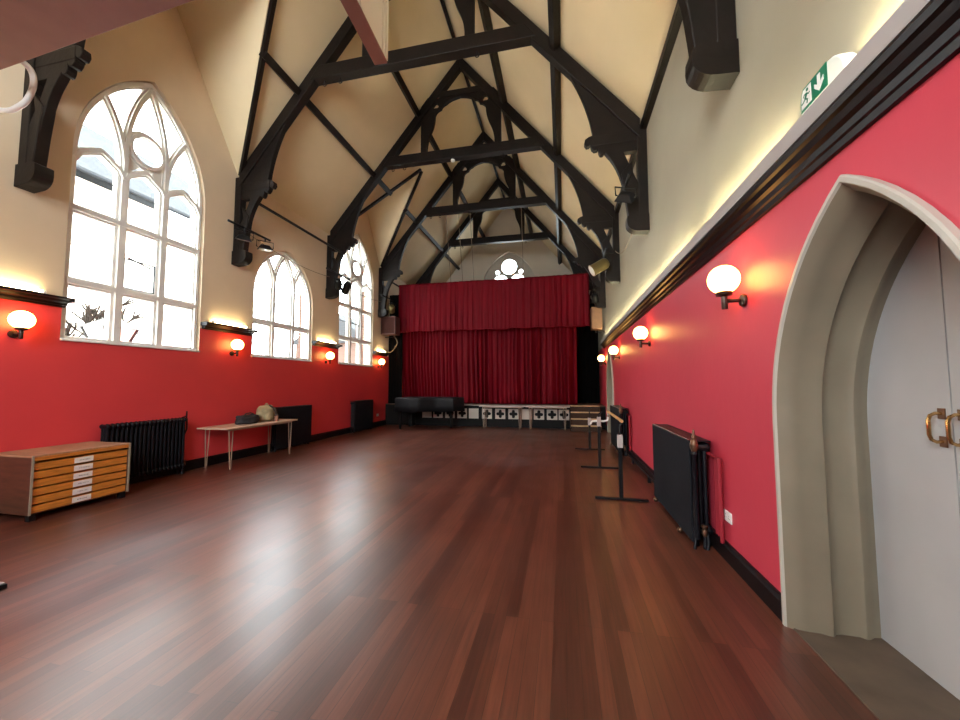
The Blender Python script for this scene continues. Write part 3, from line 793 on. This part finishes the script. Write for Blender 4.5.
# ------------------------------------------------------------------ folding tables
def make_table(L, W, Hh, top, label, loc, rotz, grp=None):
    t = thing('folding_table', label, 'table', loc, rotz, grp)      # long axis local x
    obj('tabletop', MB().box((-L/2, -W/2, Hh-.028), (L/2, W/2, Hh)), top, t, bevel=.006)
    obj('under_frame', MB().box((-L/2+.12, -W/2+.05, Hh-.06), (L/2-.12, -W/2+.075, Hh-.028)).box((-L/2+.12, W/2-.075, Hh-.06), (L/2-.12, W/2-.05, Hh-.028)), M['leg_metal'], t)
    for sx in (-1, 1):
        for sy in (-1, 1):
            x, y = sx*(L/2-.16), sy*(W/2-.07)
            m = MB(); m.tube([(x-.045, y, Hh-.03), (x-.012, y+.008*sy, .03), (x, y+.01*sy, .004), (x+.012, y+.008*sy, .03), (x+.045, y, Hh-.03)], .009, 8)
            m.lathe([(.016, 0), (.016, .02)], (x, y+.01*sy, 0), seg=10)
            obj('leg', m, M['leg_metal'], t, smooth=True)
    return t
make_table(1.85, .66, .75, M['pale_top'], 'pale table with hairpin legs holding two bags by the left wall', (-6.19, 6.60, 0), PI/2)
make_table(1.56, .50, .775, M['grey_top'], 'pale grey table before the stage, left one of the pair, nearer the piano', (-2.06, 13.07, 0), 0, 'tables before the stage')
make_table(1.46, .50, .775, M['grey_top'], 'pale grey table before the stage, right one of the pair, beside the steps', (-.51, 13.07, 0), 0, 'tables before the stage')

# bags and cup on the left table
def blob(c, r, seed, amp=.12, seg=28, rings=18):
    mb = MB(); mb.ball((0, 0, 0), 1, seg, rings); out = []
    for p in mb.v:
        v = Vector(p); k = 1 + amp*noise.noise(v*1.7 + Vector((seed, 0, 0))) + amp*.5*noise.noise(v*4 + Vector((0, seed, 0)))
        sg = lambda a, e: math.copysign(abs(a)**e, a)
        q = Vector((sg(v.x, .8), sg(v.y, .8), sg(v.z, .75)))*k
        q = Vector((q.x*r[0], q.y*r[1], q.z*r[2]))
        out.append((q.x+c[0], q.y+c[1], max(q.z+c[2], .002)))
    mb.v = out; return mb
t = thing('holdall_bag', 'slumped charcoal holdall lying on the pale table by the left wall', 'bag', (-6.22, 6.50, .75))
obj('bag_body', blob((0, 0, .075), (.14, .25, .10), 3.1, .22), M['bag_dark'], t, smooth=True)
obj('handle', MB().tube([(.02, -.16, .13), (.05, -.10, .20), (.06, 0, .215), (.05, .09, .19), (.02, .14, .12)], .012, 8), M['strap'], t, smooth=True)
obj('zip_flap', MB().tube([(.06, -.2, .14), (.085, -.05, .165), (.085, .1, .155), (.06, .2, .12)], .014, 6), M['strap'], t, smooth=True)
t = thing('rucksack', 'bulging khaki canvas rucksack standing on the pale table', 'bag', (-6.24, 7.00, .75))
obj('bag_body', blob((0, 0, .165), (.15, .20, .175), 8.3, .14), M['bag_olive'], t, smooth=True)
obj('front_pocket', blob((.12, -.05, .11), (.06, .11, .085), 5.0, .1, 20, 12), M['bag_olive'], t, smooth=True)
obj('shoulder_strap', MB().tube([(.06, .02, .335), (.14, .05, .28), (.175, .10, .16), (.14, .14, .03)], .02, 8).tube([(.02, .13, .32), (.10, .17, .24), (.12, .19, .1)], .016, 8), M['strap'], t, smooth=True)
obj('top_loop', MB().tube([(0, -.03, .335), (0, -.01, .37), (0, .03, .375), (0, .06, .335)], .01, 8), M['bag_olive'], t, smooth=True)
t = thing('takeaway_cup', 'small brown takeaway cup with dark lid in front of the rucksack', 'cup', (-5.99, 7.02, .75))
obj('cup_body', MB().lathe([(.028, 0), (.040, .115), (.041, .12)], seg=18), M['cup'], t, smooth=True)
obj('lid', MB().lathe([(.043, .118), (.043, .128), (.036, .142), (.03, .144)], seg=18), M['bag_dark'], t, smooth=True)

# ------------------------------------------------------------------ practice barres on the right
STANDS = []
def barre_stand(x, y, hz, label, sleeve_z):
    t = thing('barre_stand', label, 'barre stand', (x, y, 0), 0, 'practice barre stands')
    obj('base_bar', MB().box((-.335, -.025, .004), (.335, .025, .032)), M['black_metal'], t, bevel=.006)
    obj('post', MB().box((-.024, -.024, .03), (.024, .024, sleeve_z)), M['black_metal'], t, bevel=.004)
    s = obj('sleeve', MB().box((-.033, -.033, sleeve_z-.17), (.033, .033, sleeve_z)), M['grey_top'], t, bevel=.004); s['label'] = 'pale grey adjustable sleeve'
    STANDS.append(t)
    obj('upper_rod', MB().tube([(0, 0, sleeve_z-.02), (0, 0, hz-.06), (.05, 0, hz-.035), (.05, 0, hz-.022)], .012, 8), M['black_metal'], t, smooth=True)
barre_stand(.74, 5.40, 1.05, 'black T-foot barre stand nearest the viewer, before the right radiator', .86)
barre_stand(.64, 7.30, 1.05, 'middle black T-foot barre stand on the right', .93)
barre_stand(.60, 9.25, 1.02, 'farthest black T-foot barre stand, nearest the stage steps', .74)
tag(obj('barre_rail', MB().tube([(.76, 5.33, 1.045), (.79, 7.26, 1.04)], .021, 12), M['rail_wood'], smooth=True), 'round wooden barre rail from the near stand to the middle stand', 'rail')
q = obj('bracket_arms', MB().tube([(.02, 0, .86), (.08, 0, .855), (.15, 0, .87), (.16, 0, .93)], .020, 8).tube([(-.02, 0, .86), (-.12, 0, .85), (-.15, 0, .80)], .020, 8), M['white_plastic'], STANDS[1], smooth=True); q['label'] = 'pale curved bracket arms'

# ------------------------------------------------------------------ stage
SY, SZ = 13.36, .78
struct('trim_13', MB().box((XL, SY, 0), (XR, YF, SZ-.03)), M['stage_dark'])
struct('trim_14', MB().box((XL, SY-.03, SZ-.03), (XR, YF, SZ)), M['stage_wood'])
struct('trim_15', MB().box((-3.75, SY-.04, SZ-.025), (.26, SY-.03, SZ+.004)), M['stage_edge'])
def quatre(cx, cz, r):
    P = []
    for k in range(4):
        a0 = k*PI/2; c = (cx + r*.60*math.cos(a0), cz + r*.60*math.sin(a0))
        for j in range(9):
            a = a0 - 2.0 + 4.0*j/8; P.append((c[0] + r*.38*math.cos(a), c[1] + r*.38*math.sin(a)))
    return P
PX = [(-4.93, 0), (-4.50, 1), (-4.04, 1), (-3.58, 1), (-3.15, 0), (-2.66, 1), (-2.18, 1), (-1.71, 1), (-1.25, 0), (-.82, 1), (-.37, 1), (.03, 1)]
nm = {0: 'plain off white square panel on the stage front', 1: 'off white quatrefoil panel on the stage front'}
where = ['beneath the left of the draped piano, darkest of the row', 'under the middle of the draped piano', 'under the right half of the draped piano', 'just right of the draped piano', 'between the piano and the left table',
         'behind the left end of the left stage table', 'behind the middle of the left stage table', 'behind the right end of the left stage table', 'in the gap between the two stage tables',
         'behind the left of the right stage table', 'behind the middle of the right stage table', 'next to the stage steps']
for (x, q), w in zip(PX, where):
    m = MB(); hs = .178
    sq = [(x-hs, .29), (x+hs, .29), (x+hs, .645), (x-hs, .645)]
    m.slab(sq, fXZ, SY-.022, SY, [quatre(x, .468, .15)] if q else [])
    tag(obj('quatrefoil_panel' if q else 'plain_panel', m, M['tile']), ('quatrefoil pierced white stage panel ' if q else 'plain white stage panel ') + w, 'panel', 'stage front panels')
# steps
t = thing('stage_steps', 'wooden steps of four treads up to the right end of the stage', 'steps', (.72, SY, 0))
for i in range(4):
    z = .205*(i+1) - .02; y = -.70 + .17*i
    obj('tread', MB().box((-.47, y, z-.03), (.47, y+.20 if i < 3 else -.035, z)), M['step_wood'], t, bevel=.004)
    obj('riser', MB().box((-.46, y+.02, z-.205 if i else 0), (.46, y+.035, z-.03)), M['step_dark'], t)
for s in (-1, 1):
    P = [(-.69, 0), (-.69, .16), (-.52, .16), (-.52, .36), (-.35, .36), (-.35, .57), (-.18, .57), (-.18, .775), (-.04, .775), (-.04, 0)]
    obj('stringer', MB().slab(P, fYZ, s*.47, s*.49), M['step_dark'], t)
# curtains
def pleats(x0, x1, z0, z1, y, seed, amp, step, left=lambda z: 0, hem=0.0, sharp=1.0):
    rnd = random.Random(seed); nx = int((x1-x0)/.016); nz = 28
    ph = 0; prof = []; k = 1.0; ampk = 1.0; nxt = 0
    for i in range(nx+1):
        if i >= nxt: tk, ta = rnd.uniform(.55, 1.5), rnd.uniform(.35, 1.35); nxt = i + rnd.randint(7, 20)
        k += (tk-k)*.15; ampk += (ta-ampk)*.15
        ph += 2*PI*.016/step*k
        q = math.sin(ph); q = math.copysign(abs(q)**sharp, q)
        prof.append((q + .30*math.sin(2.3*ph+.6))*amp*ampk)
    vs = []; fs = []
    for j in range(nz+1):
        t = j/nz; z = z0 + (z1-z0)*t
        for i in range(nx+1):
            u = i/nx; x = x0 + left(t)*(1-u)**3 + (x1-x0)*u
            f = .85 + .35*(1-t)
            sway = .05*noise.noise(Vector((x*.9, t*1.6, seed)))
            zz = z + (hem*noise.noise(Vector((x*1.7, seed, 0))) + hem*.35*math.cos(x*7) if j == 0 else 0)
            fold = prof[i]*f*(.8 + .45*noise.noise(Vector((x*3, t*2.2, seed+9))))
            vs.append((x + .02*noise.noise(Vector((x*2, t*3, seed+4))), y + fold + sway, zz))
    for j in range(nz):
        for i in range(nx): fs.append((j*(nx+1)+i, j*(nx+1)+i+1, (j+1)*(nx+1)+i+1, (j+1)*(nx+1)+i))
    return MB().add(vs, fs)
def cloth(name, mb, m, parent=None):
    o = obj(name, mb, m, parent, smooth=True)
    s = o.modifiers.new('thick', 'SOLIDIFY'); s.thickness = .012; s.offset = 0
    return o
c = tag(cloth('stage_curtain', pleats(-6.16, .50, SZ+.02, 3.62, SY+.36, 5, .068, .175, left=lambda t: .16*(1-t)**2), M['curtain']), 'long closed dark red velvet stage curtain hanging in deep pleats to the stage', 'curtain')
c = tag(cloth('curtain_pelmet', pleats(-6.10, .93, 3.50, 5.34, SY+.0, 11, .022, .21, hem=.06, sharp=1.6), M['curtain']), 'deep dark red velvet pelmet across the top of the stage curtain', 'curtain')
for s, x in ((-1, -6.10), (1, .93)):
    m = MB(); m.box((x-.008, SY+.0, 3.52), (x+.008, SY+.13, 5.33)); obj('return_cloth', m, M['curtain'], c)
obj('track_bar', MB().box((-6.05, SY+.06, 5.26), (.88, SY+.11, 5.32)), M['black_metal'], c)
for xr, top, lab in ((-3.59, 7.66, 'thin rope hanging left of centre from roof to curtain track'), (-3.16, 7.66, 'thin rope beside the left rope above the curtain'), (-1.32, 7.66, 'thin rope right of the round far window above the curtain'), (-4.05, 7.66, 'leftmost thin rope down to the curtain track')):
    yy = T[3]+.02
    tag(obj('suspension_rope', MB().tube([(xr, T[3]+.1, 7.66), (xr, SY+.085, 5.32)], .010, 6), M['rope']), lab, 'rope')
tag(cloth('added_dark_drape', pleats(-6.58, -6.02, SZ+.01, 5.0, SY+.16, 21, .02, .2), M['black_cloth']), 'black sheet added for the unlit wing left of the red curtain', 'curtain')  # added black sheet stands in for the darkness of the unlit stage side
tag(cloth('added_dark_drape', pleats(.20, 1.36, SZ+.01, 4.6, SY+1.6, 23, .03, .2), M['black_cloth']), 'black sheet added for the unlit opening right of the red curtain', 'curtain')  # same stand-in for darkness, across the opening on the right
# piano under a cover
t = thing('grand_piano', 'grand piano hidden under a black fitted cover before the stage, left side', 'piano', (0, 0, 0))
P = [(-5.52, 11.95), (-5.0, 11.80), (-4.65, 11.82), (-4.2, 12.15), (-3.62, 12.25), (-3.35, 12.6), (-3.45, 12.98), (-4.0, 13.15), (-5.52, 13.15)]
P = [(p[0], p[1]) for p in P]
cx = sum(p[0] for p in P)/len(P); cy = sum(p[1] for p in P)/len(P)
prof = [(1.0, 1.06), (1.02, 1.045), (1.025, .96), (1.035, .80), (1.05, .60)]
rings = []
n2 = []
for i in range(len(P)):
    a, b = P[i], P[(i+1) % len(P)]
    for k in range(6): n2.append((a[0]+(b[0]-a[0])*k/6, a[1]+(b[1]-a[1])*k/6))
vs = []; fs = []; n = len(n2)
for j, (s, z) in enumerate(prof):
    for i, p in enumerate(n2):
        w = .02*math.sin(i*1.9)*(1-z)*2 + .01*math.sin(i*.7)
        vs.append((cx+(p[0]-cx)*(s+w*.5), cy+(p[1]-cy)*(s+w), z + (.012*math.sin(i*.55) if j == 4 else 0)))
for j in range(len(prof)-1):
    for i in range(n): fs.append((j*n+i, j*n+(i+1) % n, (j+1)*n+(i+1) % n, (j+1)*n+i))
fs.append(tuple(range(n)))
o = cloth('cover', MB().add(vs, fs), M['cover'], t)
obj('case', MB().slab([(cx+(p[0]-cx)*.93, cy+(p[1]-cy)*.93) for p in P], fXY, .66, 1.03), M['stage_dark'], t)
for x, y in ((-5.45, 12.15), (-5.45, 12.95), (-3.8, 12.7)):
    obj('leg', MB().lathe([(.035, 0), (.035, .05), (.045, .08), (.055, .3), (.07, .66)], (x, y, 0), seg=12), M['stage_dark'], t, smooth=True)
obj('pedal_lyre', MB().box((-5.2, 12.4, .08), (-5.12, 12.7, .66)), M['stage_dark'], t)

# ------------------------------------------------------------------ speakers
def speaker(loc, w, d, h, m, label, sgn):
    t = thing('loudspeaker', label, 'speaker', loc)
    obj('cabinet', MB().box((-w/2, -d/2, 0), (w/2, d/2, h)), m, t, bevel=.012)
    obj('grille', MB().box((-w/2+.03, -d/2-.012, .03), (w/2-.03, -d/2, h-.03)), M['grille'] if sgn < 0 else m, t)
    b = MB(); x = sgn*(w/2)
    b.box((-.04, d/2, h*.4), (.04, d/2+.1, h*.6))
    b.bar((sgn*.02, d/2+.05, -.05), (sgn*(w/2+(.05 if sgn < 0 else .105)), d/2+.05, -.05), .03, .03); b.bar((0, d/2+.05, h*.5), (0, d/2+.05, -.06), .03, .03, (0, 1, 0))
    obj('wall_bracket', b, M['black_metal'], t)
    return t
speaker((-6.26, 12.98, 3.36), .58, .42, .66, M['speaker'], 'brown loudspeaker hung on the left wall beside the curtain', -1)
speaker((1.13, 12.98, 3.32), .34, .36, .74, M['speaker_tan'], 'tan loudspeaker hung on the right wall beside the curtain', 1)
tag(obj('speaker_cable', MB().tube(spline([(-6.28, 13.30, 3.40), (-6.12, 13.30, 3.1), (-6.25, 13.28, 2.85), (-6.38, 13.25, 2.74), (-6.59, 13.25, 2.735)]), .018, 8), M['rope'], smooth=True), 'pale cable looping below the left loudspeaker', 'cable')

# ------------------------------------------------------------------ stage lights
def light_bar(x, y0, y1, z, label):
    t = thing('lighting_bar', label, 'bar', (x, (y0+y1)/2, z)); h = (y1-y0)/2; w_ = (XL if x < XC else XR) - x
    obj('tube', MB().tube([(0, -h, 0), (0, h, 0)], .024, 10), M['black_metal'], t, smooth=True)
    obj('wall_arm', MB().tube([(0, -.02, 0), (w_*.55, -.02, 0)], .02, 8), M['black_metal'], t, smooth=True)
    return t
def flood(loc, rot, label, scale=1.0):
    t = thing('floodlight', label, 'stage light', loc, 0, 'floodlights'); t.rotation_euler = rot
    k = scale
    hous = MB(); a = [(-.16*k, -.11*k, -.05*k), (.16*k, -.11*k, -.05*k), (.16*k, .11*k, -.05*k), (-.16*k, .11*k, -.05*k)]
    b = [(-.09*k, -.05*k, .06*k), (.09*k, -.05*k, .06*k), (.09*k, .05*k, .06*k), (-.09*k, .05*k, .06*k)]
    hous.add(a+b, [(4,5,6,7), (0,1,5,4), (1,2,6,5), (2,3,7,6), (3,0,4,7), (3,2,1,0)])
    obj('housing', hous, M['black_metal'], t, bevel=.008)
    obj('lens', MB().box((-.125*k, -.08*k, -.057*k), (.125*k, .08*k, -.0505*k)), M['lens'], t)
    y = MB().tube([(-.18*k, 0, 0), (-.18*k, 0, .15*k), (.18*k, 0, .15*k), (.18*k, 0, 0)], .011, 6); y.tube([(0, 0, .15*k), (0, 0, .22*k)], .016, 8)
    y.tube([(-.18*k, 0, 0), (-.15*k, 0, 0)], .011, 6); y.tube([(.18*k, 0, 0), (.15*k, 0, 0)], .011, 6)
    obj('yoke', y, M['black_metal'], t)
    return t
def can(loc, rot, label, body, lens, r=.095, L=.30):
    t = thing('spotlight', label, 'stage light', loc, 0, 'spotlights'); t.rotation_euler = rot      # points along local -z
    obj('barrel', MB().lathe([(r*.35, L/2), (r*.7, L/2-.01), (r*.95, L/2-.06), (r, L/2-.09), (r, -L/2), (r*1.08, -L/2), (r*1.08, -L/2-.015)], seg=22), body, t, smooth=True)
    obj('lens', MB().lathe([(r*.94, -L/2-.016), (r*.94, -L/2-.019)], seg=22), lens, t)
    y = MB().tube([(-r-.015, 0, 0), (-r-.015, 0.02, .2), (0, .02, .26), (r+.015, .02, .2), (r+.015, 0, 0)], .009, 6)
    y.tube([(0, .02, .25), (0, .02, .31)], .016, 8)
    obj('yoke', y, M['black_metal'], t)
    return t
BX, BZ = -6.28, 4.71
light_bar(BX, 5.93, 7.0, BZ, 'black lighting bar carrying two floodlights on the left')
flood((BX, 6.30, BZ-.21), (.25, .05, .9), 'floodlight at the near end of the left bar, against the wall post', .9)
flood((BX, 6.86, BZ-.21), (.05, 0, .9), 'floodlight at the far end of the left bar, over the short window', .9)
light_bar(BX, 9.05, 10.15, BZ, 'black lighting bar carrying two spotlights on the left')
can((BX+.08, 9.50, BZ-.32), (.75, .1, .35), 'dark spotlight with copper gel on the left, nearer the wall post', M['black_metal'], M['copper_lens'])
can((BX+.08, 9.92, BZ-.32), (.8, .25, .7), 'dark spotlight with copper gel on the left, over the farthest window', M['black_metal'], M['copper_lens'], .105, .36)
light_bar(BX, 12.2, 13.2, BZ, 'black lighting bar beside the left of the curtain')
can((BX+.12, 12.85, BZ-.38), (.95, 0, .5), 'bronze spotlight beside the left edge of the curtain', M['olive_metal'], M['copper_lens'], .12, .26)
BR = 1.05
light_bar(BR, 5.95, 6.95, BZ+.05, 'black lighting bar holding the nearest floodlight on the right')
flood((BR-.03, 6.18, BZ-.20), (.9, .4, -.5), 'floodlight on the right wall bracket, nearest on that side', .95)
light_bar(BR, 9.0, 9.9, BZ-.02, 'black lighting bar holding the large bronze spotlight')
can((BR-.14, 9.25, BZ-.38), (.15, 1.05, .35), 'large bronze spotlight on the right, level with the curtain top', M['olive_metal'], M['lens'], .135, .42)
light_bar(BR, 12.2, 13.0, BZ-.05, 'black lighting bar holding the yellow spotlight')
can((BR, 12.50, BZ-.42), (.6, -.2, 0), 'small spotlight with yellow gel on the right beside the curtain', M['black_metal'], M['gold_lens'], .11, .24)
def sag(a, b, d, n=14):
    a, b = Vector(a), Vector(b); return [a.lerp(b, i/n) - Vector((0, 0, d*4*(i/n)*(1-i/n))) for i in range(n+1)]
tag(obj('slack_cable', MB().tube(sag((XL+.12, T[1]+.1, 4.75), (XL+.12, T[2]-.1, 4.60), .12), .008, 6), M['rope']), 'thin slack cable along the left wall over the short window', 'cable')
tag(obj('slack_cable', MB().tube(sag((XL+.12, T[2]+.1, 4.6), (XL+.12, T[3]-.1, 4.55), .10), .008, 6), M['rope']), 'thin slack cable along the left wall over the farthest window', 'cable')
tag(obj('slack_cable', MB().tube(sag((XR-.1, T[1]+.1, 4.55), (XR-.1, T[2]-.1, 4.75), .35), .008, 6), M['rope']), 'thin slack cable along the right wall between brackets', 'cable')

# ------------------------------------------------------------------ overhead beam and hanging panel near the viewer
t = thing('overhead_beam', 'wide red-brown painted beam crossing overhead at the near left corner', 'beam')
bm_ = MB(); bm_.add([(XL, 2.08, 4.0), (XR, 1.62, 4.0), (XR, .95, 4.0), (XL, 1.20, 4.0), (XL, 2.08, 4.22), (XR, 1.62, 4.22), (XR, .95, 4.22), (XL, 1.20, 4.22)],
       [(0,3,2,1),(4,5,6,7),(0,1,5,4),(1,2,6,5),(2,3,7,6),(3,0,4,7)])
obj('soffit_board', bm_, M['maroon'], t, bevel=.006)
tag(obj('white_cable', MB().tube(spline([(-4.36, 2.02, 4.232), (-4.37, 2.12, 4.235), (-4.385, 2.18, 4.20), (-4.40, 2.2, 4.10), (-4.46, 2.2, 3.99), (-4.55, 2.2, 3.945), (-4.70, 2.2, 3.93), (-4.95, 2.15, 3.97), (-5.2, 2.10, 4.06)]), .022, 10), M['pipe_white'], smooth=True), 'white sleeved cable looping below the red-brown overhead beam', 'cable')
t = thing('hanging_panel', 'white faced panel with red-brown bottom edge hanging overhead near the ridge', 'panel', (-1.60, 3.05, 4.5), math.radians(2.6))
obj('board', MB().box((-.055, -1.45, .02), (.055, 0, 1.3)), M['panel_white'], t, bevel=.004)
obj('bottom_edge', MB().box((-.062, -1.45, 0), (.062, 0, .02)), M['maroon'], t, bevel=.002)
rb = MB()
for y in (-.02, -.09): rb.box((.055, y-.018, .02), (.068, y+.018, 1.3))
for y in (-.5, -1.0): rb.box((.055, y-.02, .02), (.065, y+.02, 1.3))
obj('batten', rb, M['panel_white'], t)
hb = MB()
for y in (-.15, -1.3): hb.tube([(0, y, 1.3), (0, y, 3.0)], .012, 6)
hb.tube([(0, -1.45, 3.0), (0, .30, 3.0)], .025, 8); hb.tube([(0, .22, 3.0), (0, .22, 3.17)], .02, 8)
obj('hanger', hb, M['black_metal'], t)

t = thing('flat_case', 'corner of a flat dark case on the floor at the left edge of the view', 'case', (-4.55, 1.86, 0))
obj('case_base', MB().box((-.40, -.28, 0), (.40, .28, .035)), M['black_metal'], t, bevel=.006)
obj('case_lid', MB().box((-.39, -.27, .035), (.39, .27, .05)), M['steel'], t, bevel=.006)

# ------------------------------------------------------------------ outside
tag(obj('ground_outside', MB().box((-60, -40, -.5), (XL-.36, 60, -.16)), M['ground']), 'pale ground outside the left windows', 'ground')
t = thing('house_outside', 'pale house with slate roof and gutter seen through the largest window', 'house', (-15.0, 8.0, -.16))
obj('house_wall', MB().box((-6, -9, 0), (0, 6, 8.3)), M['render_white'], t)
rf = MB(); rf.add([(.5, -9.4, 8.3), (.5, 6.4, 8.3), (-3, 6.4, 11.6), (-3, -9.4, 11.6), (-6.5, -9.4, 8.3), (-6.5, 6.4, 8.3), (.5, -9.4, 8.45), (.5, 6.4, 8.45), (-3, 6.4, 11.75), (-3, -9.4, 11.75), (-6.5, -9.4, 8.45), (-6.5, 6.4, 8.45)],
       [(6,7,8,9), (9,8,11,10), (0,1,7,6), (4,5,11,10), (0,3,2,1), (3,4,5,2), (0,6,9,3), (3,9,10,4), (1,2,8,7), (2,5,11,8)])
obj('roof', rf, M['slate'], t)
obj('gutter', MB().tube([(.55, -9.4, 8.32), (.55, 6.4, 8.32)], .07, 8), M['gutter'], t)
t = thing('brick_house', 'low pink brick building outside, seen through the farthest tall window', 'house', (-13.5, 23.0, -.16))
obj('brick_wall', MB().box((-3, -2.2, 0), (2.0, 4, 4.2)), M['brick'], t)
obj('roof', MB().slab([(-3.3, 4.2), (2.3, 4.2), (-.5, 6.2)], fXZ, -2.4, 4.2), M['slate'], t)
for y, x, lab in ((9.62, -7.38, 'outside brick buttress seen through the right pane of the short window'), (12.95, -7.55, 'outside brick buttress seen through the right pane of the farthest window')):
    m = MB().box((x, y-.22, -.16), (XL-.345, y+.22, 4.6)); m.add([(x, y-.22, 4.6), (x, y+.22, 4.6), (XL-.345, y+.22, 4.6), (XL-.345, y-.22, 4.6), (XL-.345, y+.22, 5.5), (XL-.345, y-.22, 5.5)], [(0,1,4,5), (0,5,3), (1,2,4), (0,3,2,1)])
    tag(obj('brick_buttress', m, M['brick']), lab, 'buttress')
def tree(x, y, h, seed, label):
    rnd = random.Random(seed); t = thing('bare_tree', label, 'tree', (x, y, -.16)); m = MB()
    def br(p, d, L, r, depth):
        q = p + d*L; m.tube([p, p.lerp(q, .5)+Vector((rnd.uniform(-.04, .04), rnd.uniform(-.04, .04), 0))*L, q], r, 5, r2=max(r*.75, .018))
        if depth == 0: return
        for k in range(3 if depth > 1 else 4):
            nd = (d + Vector((rnd.uniform(-.7, .7), rnd.uniform(-.9, .9), rnd.uniform(-.1, .6)))).normalized()
            br(p.lerp(q, rnd.uniform(.55, 1)), nd, L*rnd.uniform(.55, .8), max(r*.72, .021), depth-1)
    br(Vector((0, 0, 0)), Vector((0, 0, 1)), h, .06, 5)
    obj('branches', m, M['bark'], t)
tree(-11.2, 6.5, 1.58, 4, 'bare winter tree seen low through the left pane of the largest window')
t = thing('street_lamp', 'old lantern street lamp seen low through the largest window', 'street lamp', (-9.2, 6.0, -.16)); t.scale = (1.5, 1.5, 1.08)
obj('post', MB().lathe([(.07, 0), (.05, .4), (.035, 2.2)], seg=10), M['black_metal'], t)
m = MB(); m.add([(-.10,-.10,2.2),(.10,-.10,2.2),(.10,.10,2.2),(-.10,.10,2.2),(-.20,-.20,2.65),(.20,-.20,2.65),(.20,.20,2.65),(-.20,.20,2.65)], [(0,3,2,1),(0,1,5,4),(1,2,6,5),(2,3,7,6),(3,0,4,7)])
obj('lantern_glass', m, M['lens'], t)
m = MB()
for sx, sy in ((-1,-1),(1,-1),(1,1),(-1,1)): m.tube([(sx*.10, sy*.10, 2.2), (sx*.20, sy*.20, 2.65)], .022, 6)
m.add([(-.24,-.24,2.65),(.24,-.24,2.65),(.24,.24,2.65),(-.24,.24,2.65),(0,0,2.9)], [(0,3,2,1),(0,1,4),(1,2,4),(2,3,4),(3,0,4)])
obj('lantern_frame', m, M['black_metal'], t)

# ------------------------------------------------------------------ world, lights, camera
w = bpy.data.worlds.new('overcast'); sc.world = w; w.use_nodes = True
bg = w.node_tree.nodes['Background']; bg.inputs[0].default_value = (.90, .96, 1.0, 1); bg.inputs[1].default_value = 30.0
def portal(loc, rot, sx, sy):
    l = bpy.data.lights.new('window_portal', 'AREA'); l.shape = 'RECTANGLE'; l.size = sx; l.size_y = sy; l.cycles.is_portal = True
    o = bpy.data.objects.new('window_portal', l); COL.objects.link(o); o.location = loc; o.rotation_euler = rot
for n, z1 in ((1, 6.6), (2, 4.85), (3, 6.6)):
    c = WIN[n]; portal((XL-.30, c['c'], (SILL+z1)/2), (0, -PI/2, 0), z1-SILL, 2*c['hw'])
portal((-2.55, YF+.26, 7.1), (-PI/2, 0, 0), 1.7, 1.5)
portal((XC, YN-.26, 5.3), (PI/2, 0, 0), 3.4, 5.6)

cam = bpy.data.cameras.new('camera'); co = bpy.data.objects.new('camera', cam); COL.objects.link(co); sc.camera = co
cam.sensor_width = 36; cam.lens = 377.58/960*36; cam.clip_start = .05
yaw, pit, rol = .2149, .0618, -.0014
F = Vector((-math.sin(yaw)*math.cos(pit), math.cos(yaw)*math.cos(pit), math.sin(pit)))
Rt = Vector((math.cos(yaw), math.sin(yaw), 0)); U = Rt.cross(F)
R2 = Rt*math.cos(rol) + U*math.sin(rol); U2 = U*math.cos(rol) - Rt*math.sin(rol)
mw = Matrix((R2, U2, -F)).transposed().to_4x4(); mw.translation = Vector((0, 0, 1.55)); co.matrix_world = mw

sc.view_settings.view_transform = 'Standard'; sc.view_settings.look = 'None'; sc.view_settings.gamma = 1
sc.view_settings.use_curve_mapping = False; sc.view_settings.exposure = -0.15
sc.cycles.use_denoising = True
sc.cycles.max_bounces = 10; sc.cycles.diffuse_bounces = 8; sc.cycles.glossy_bounces = 4; sc.cycles.transparent_max_bounces = 12
sc.cycles.sample_clamp_indirect = 30.0
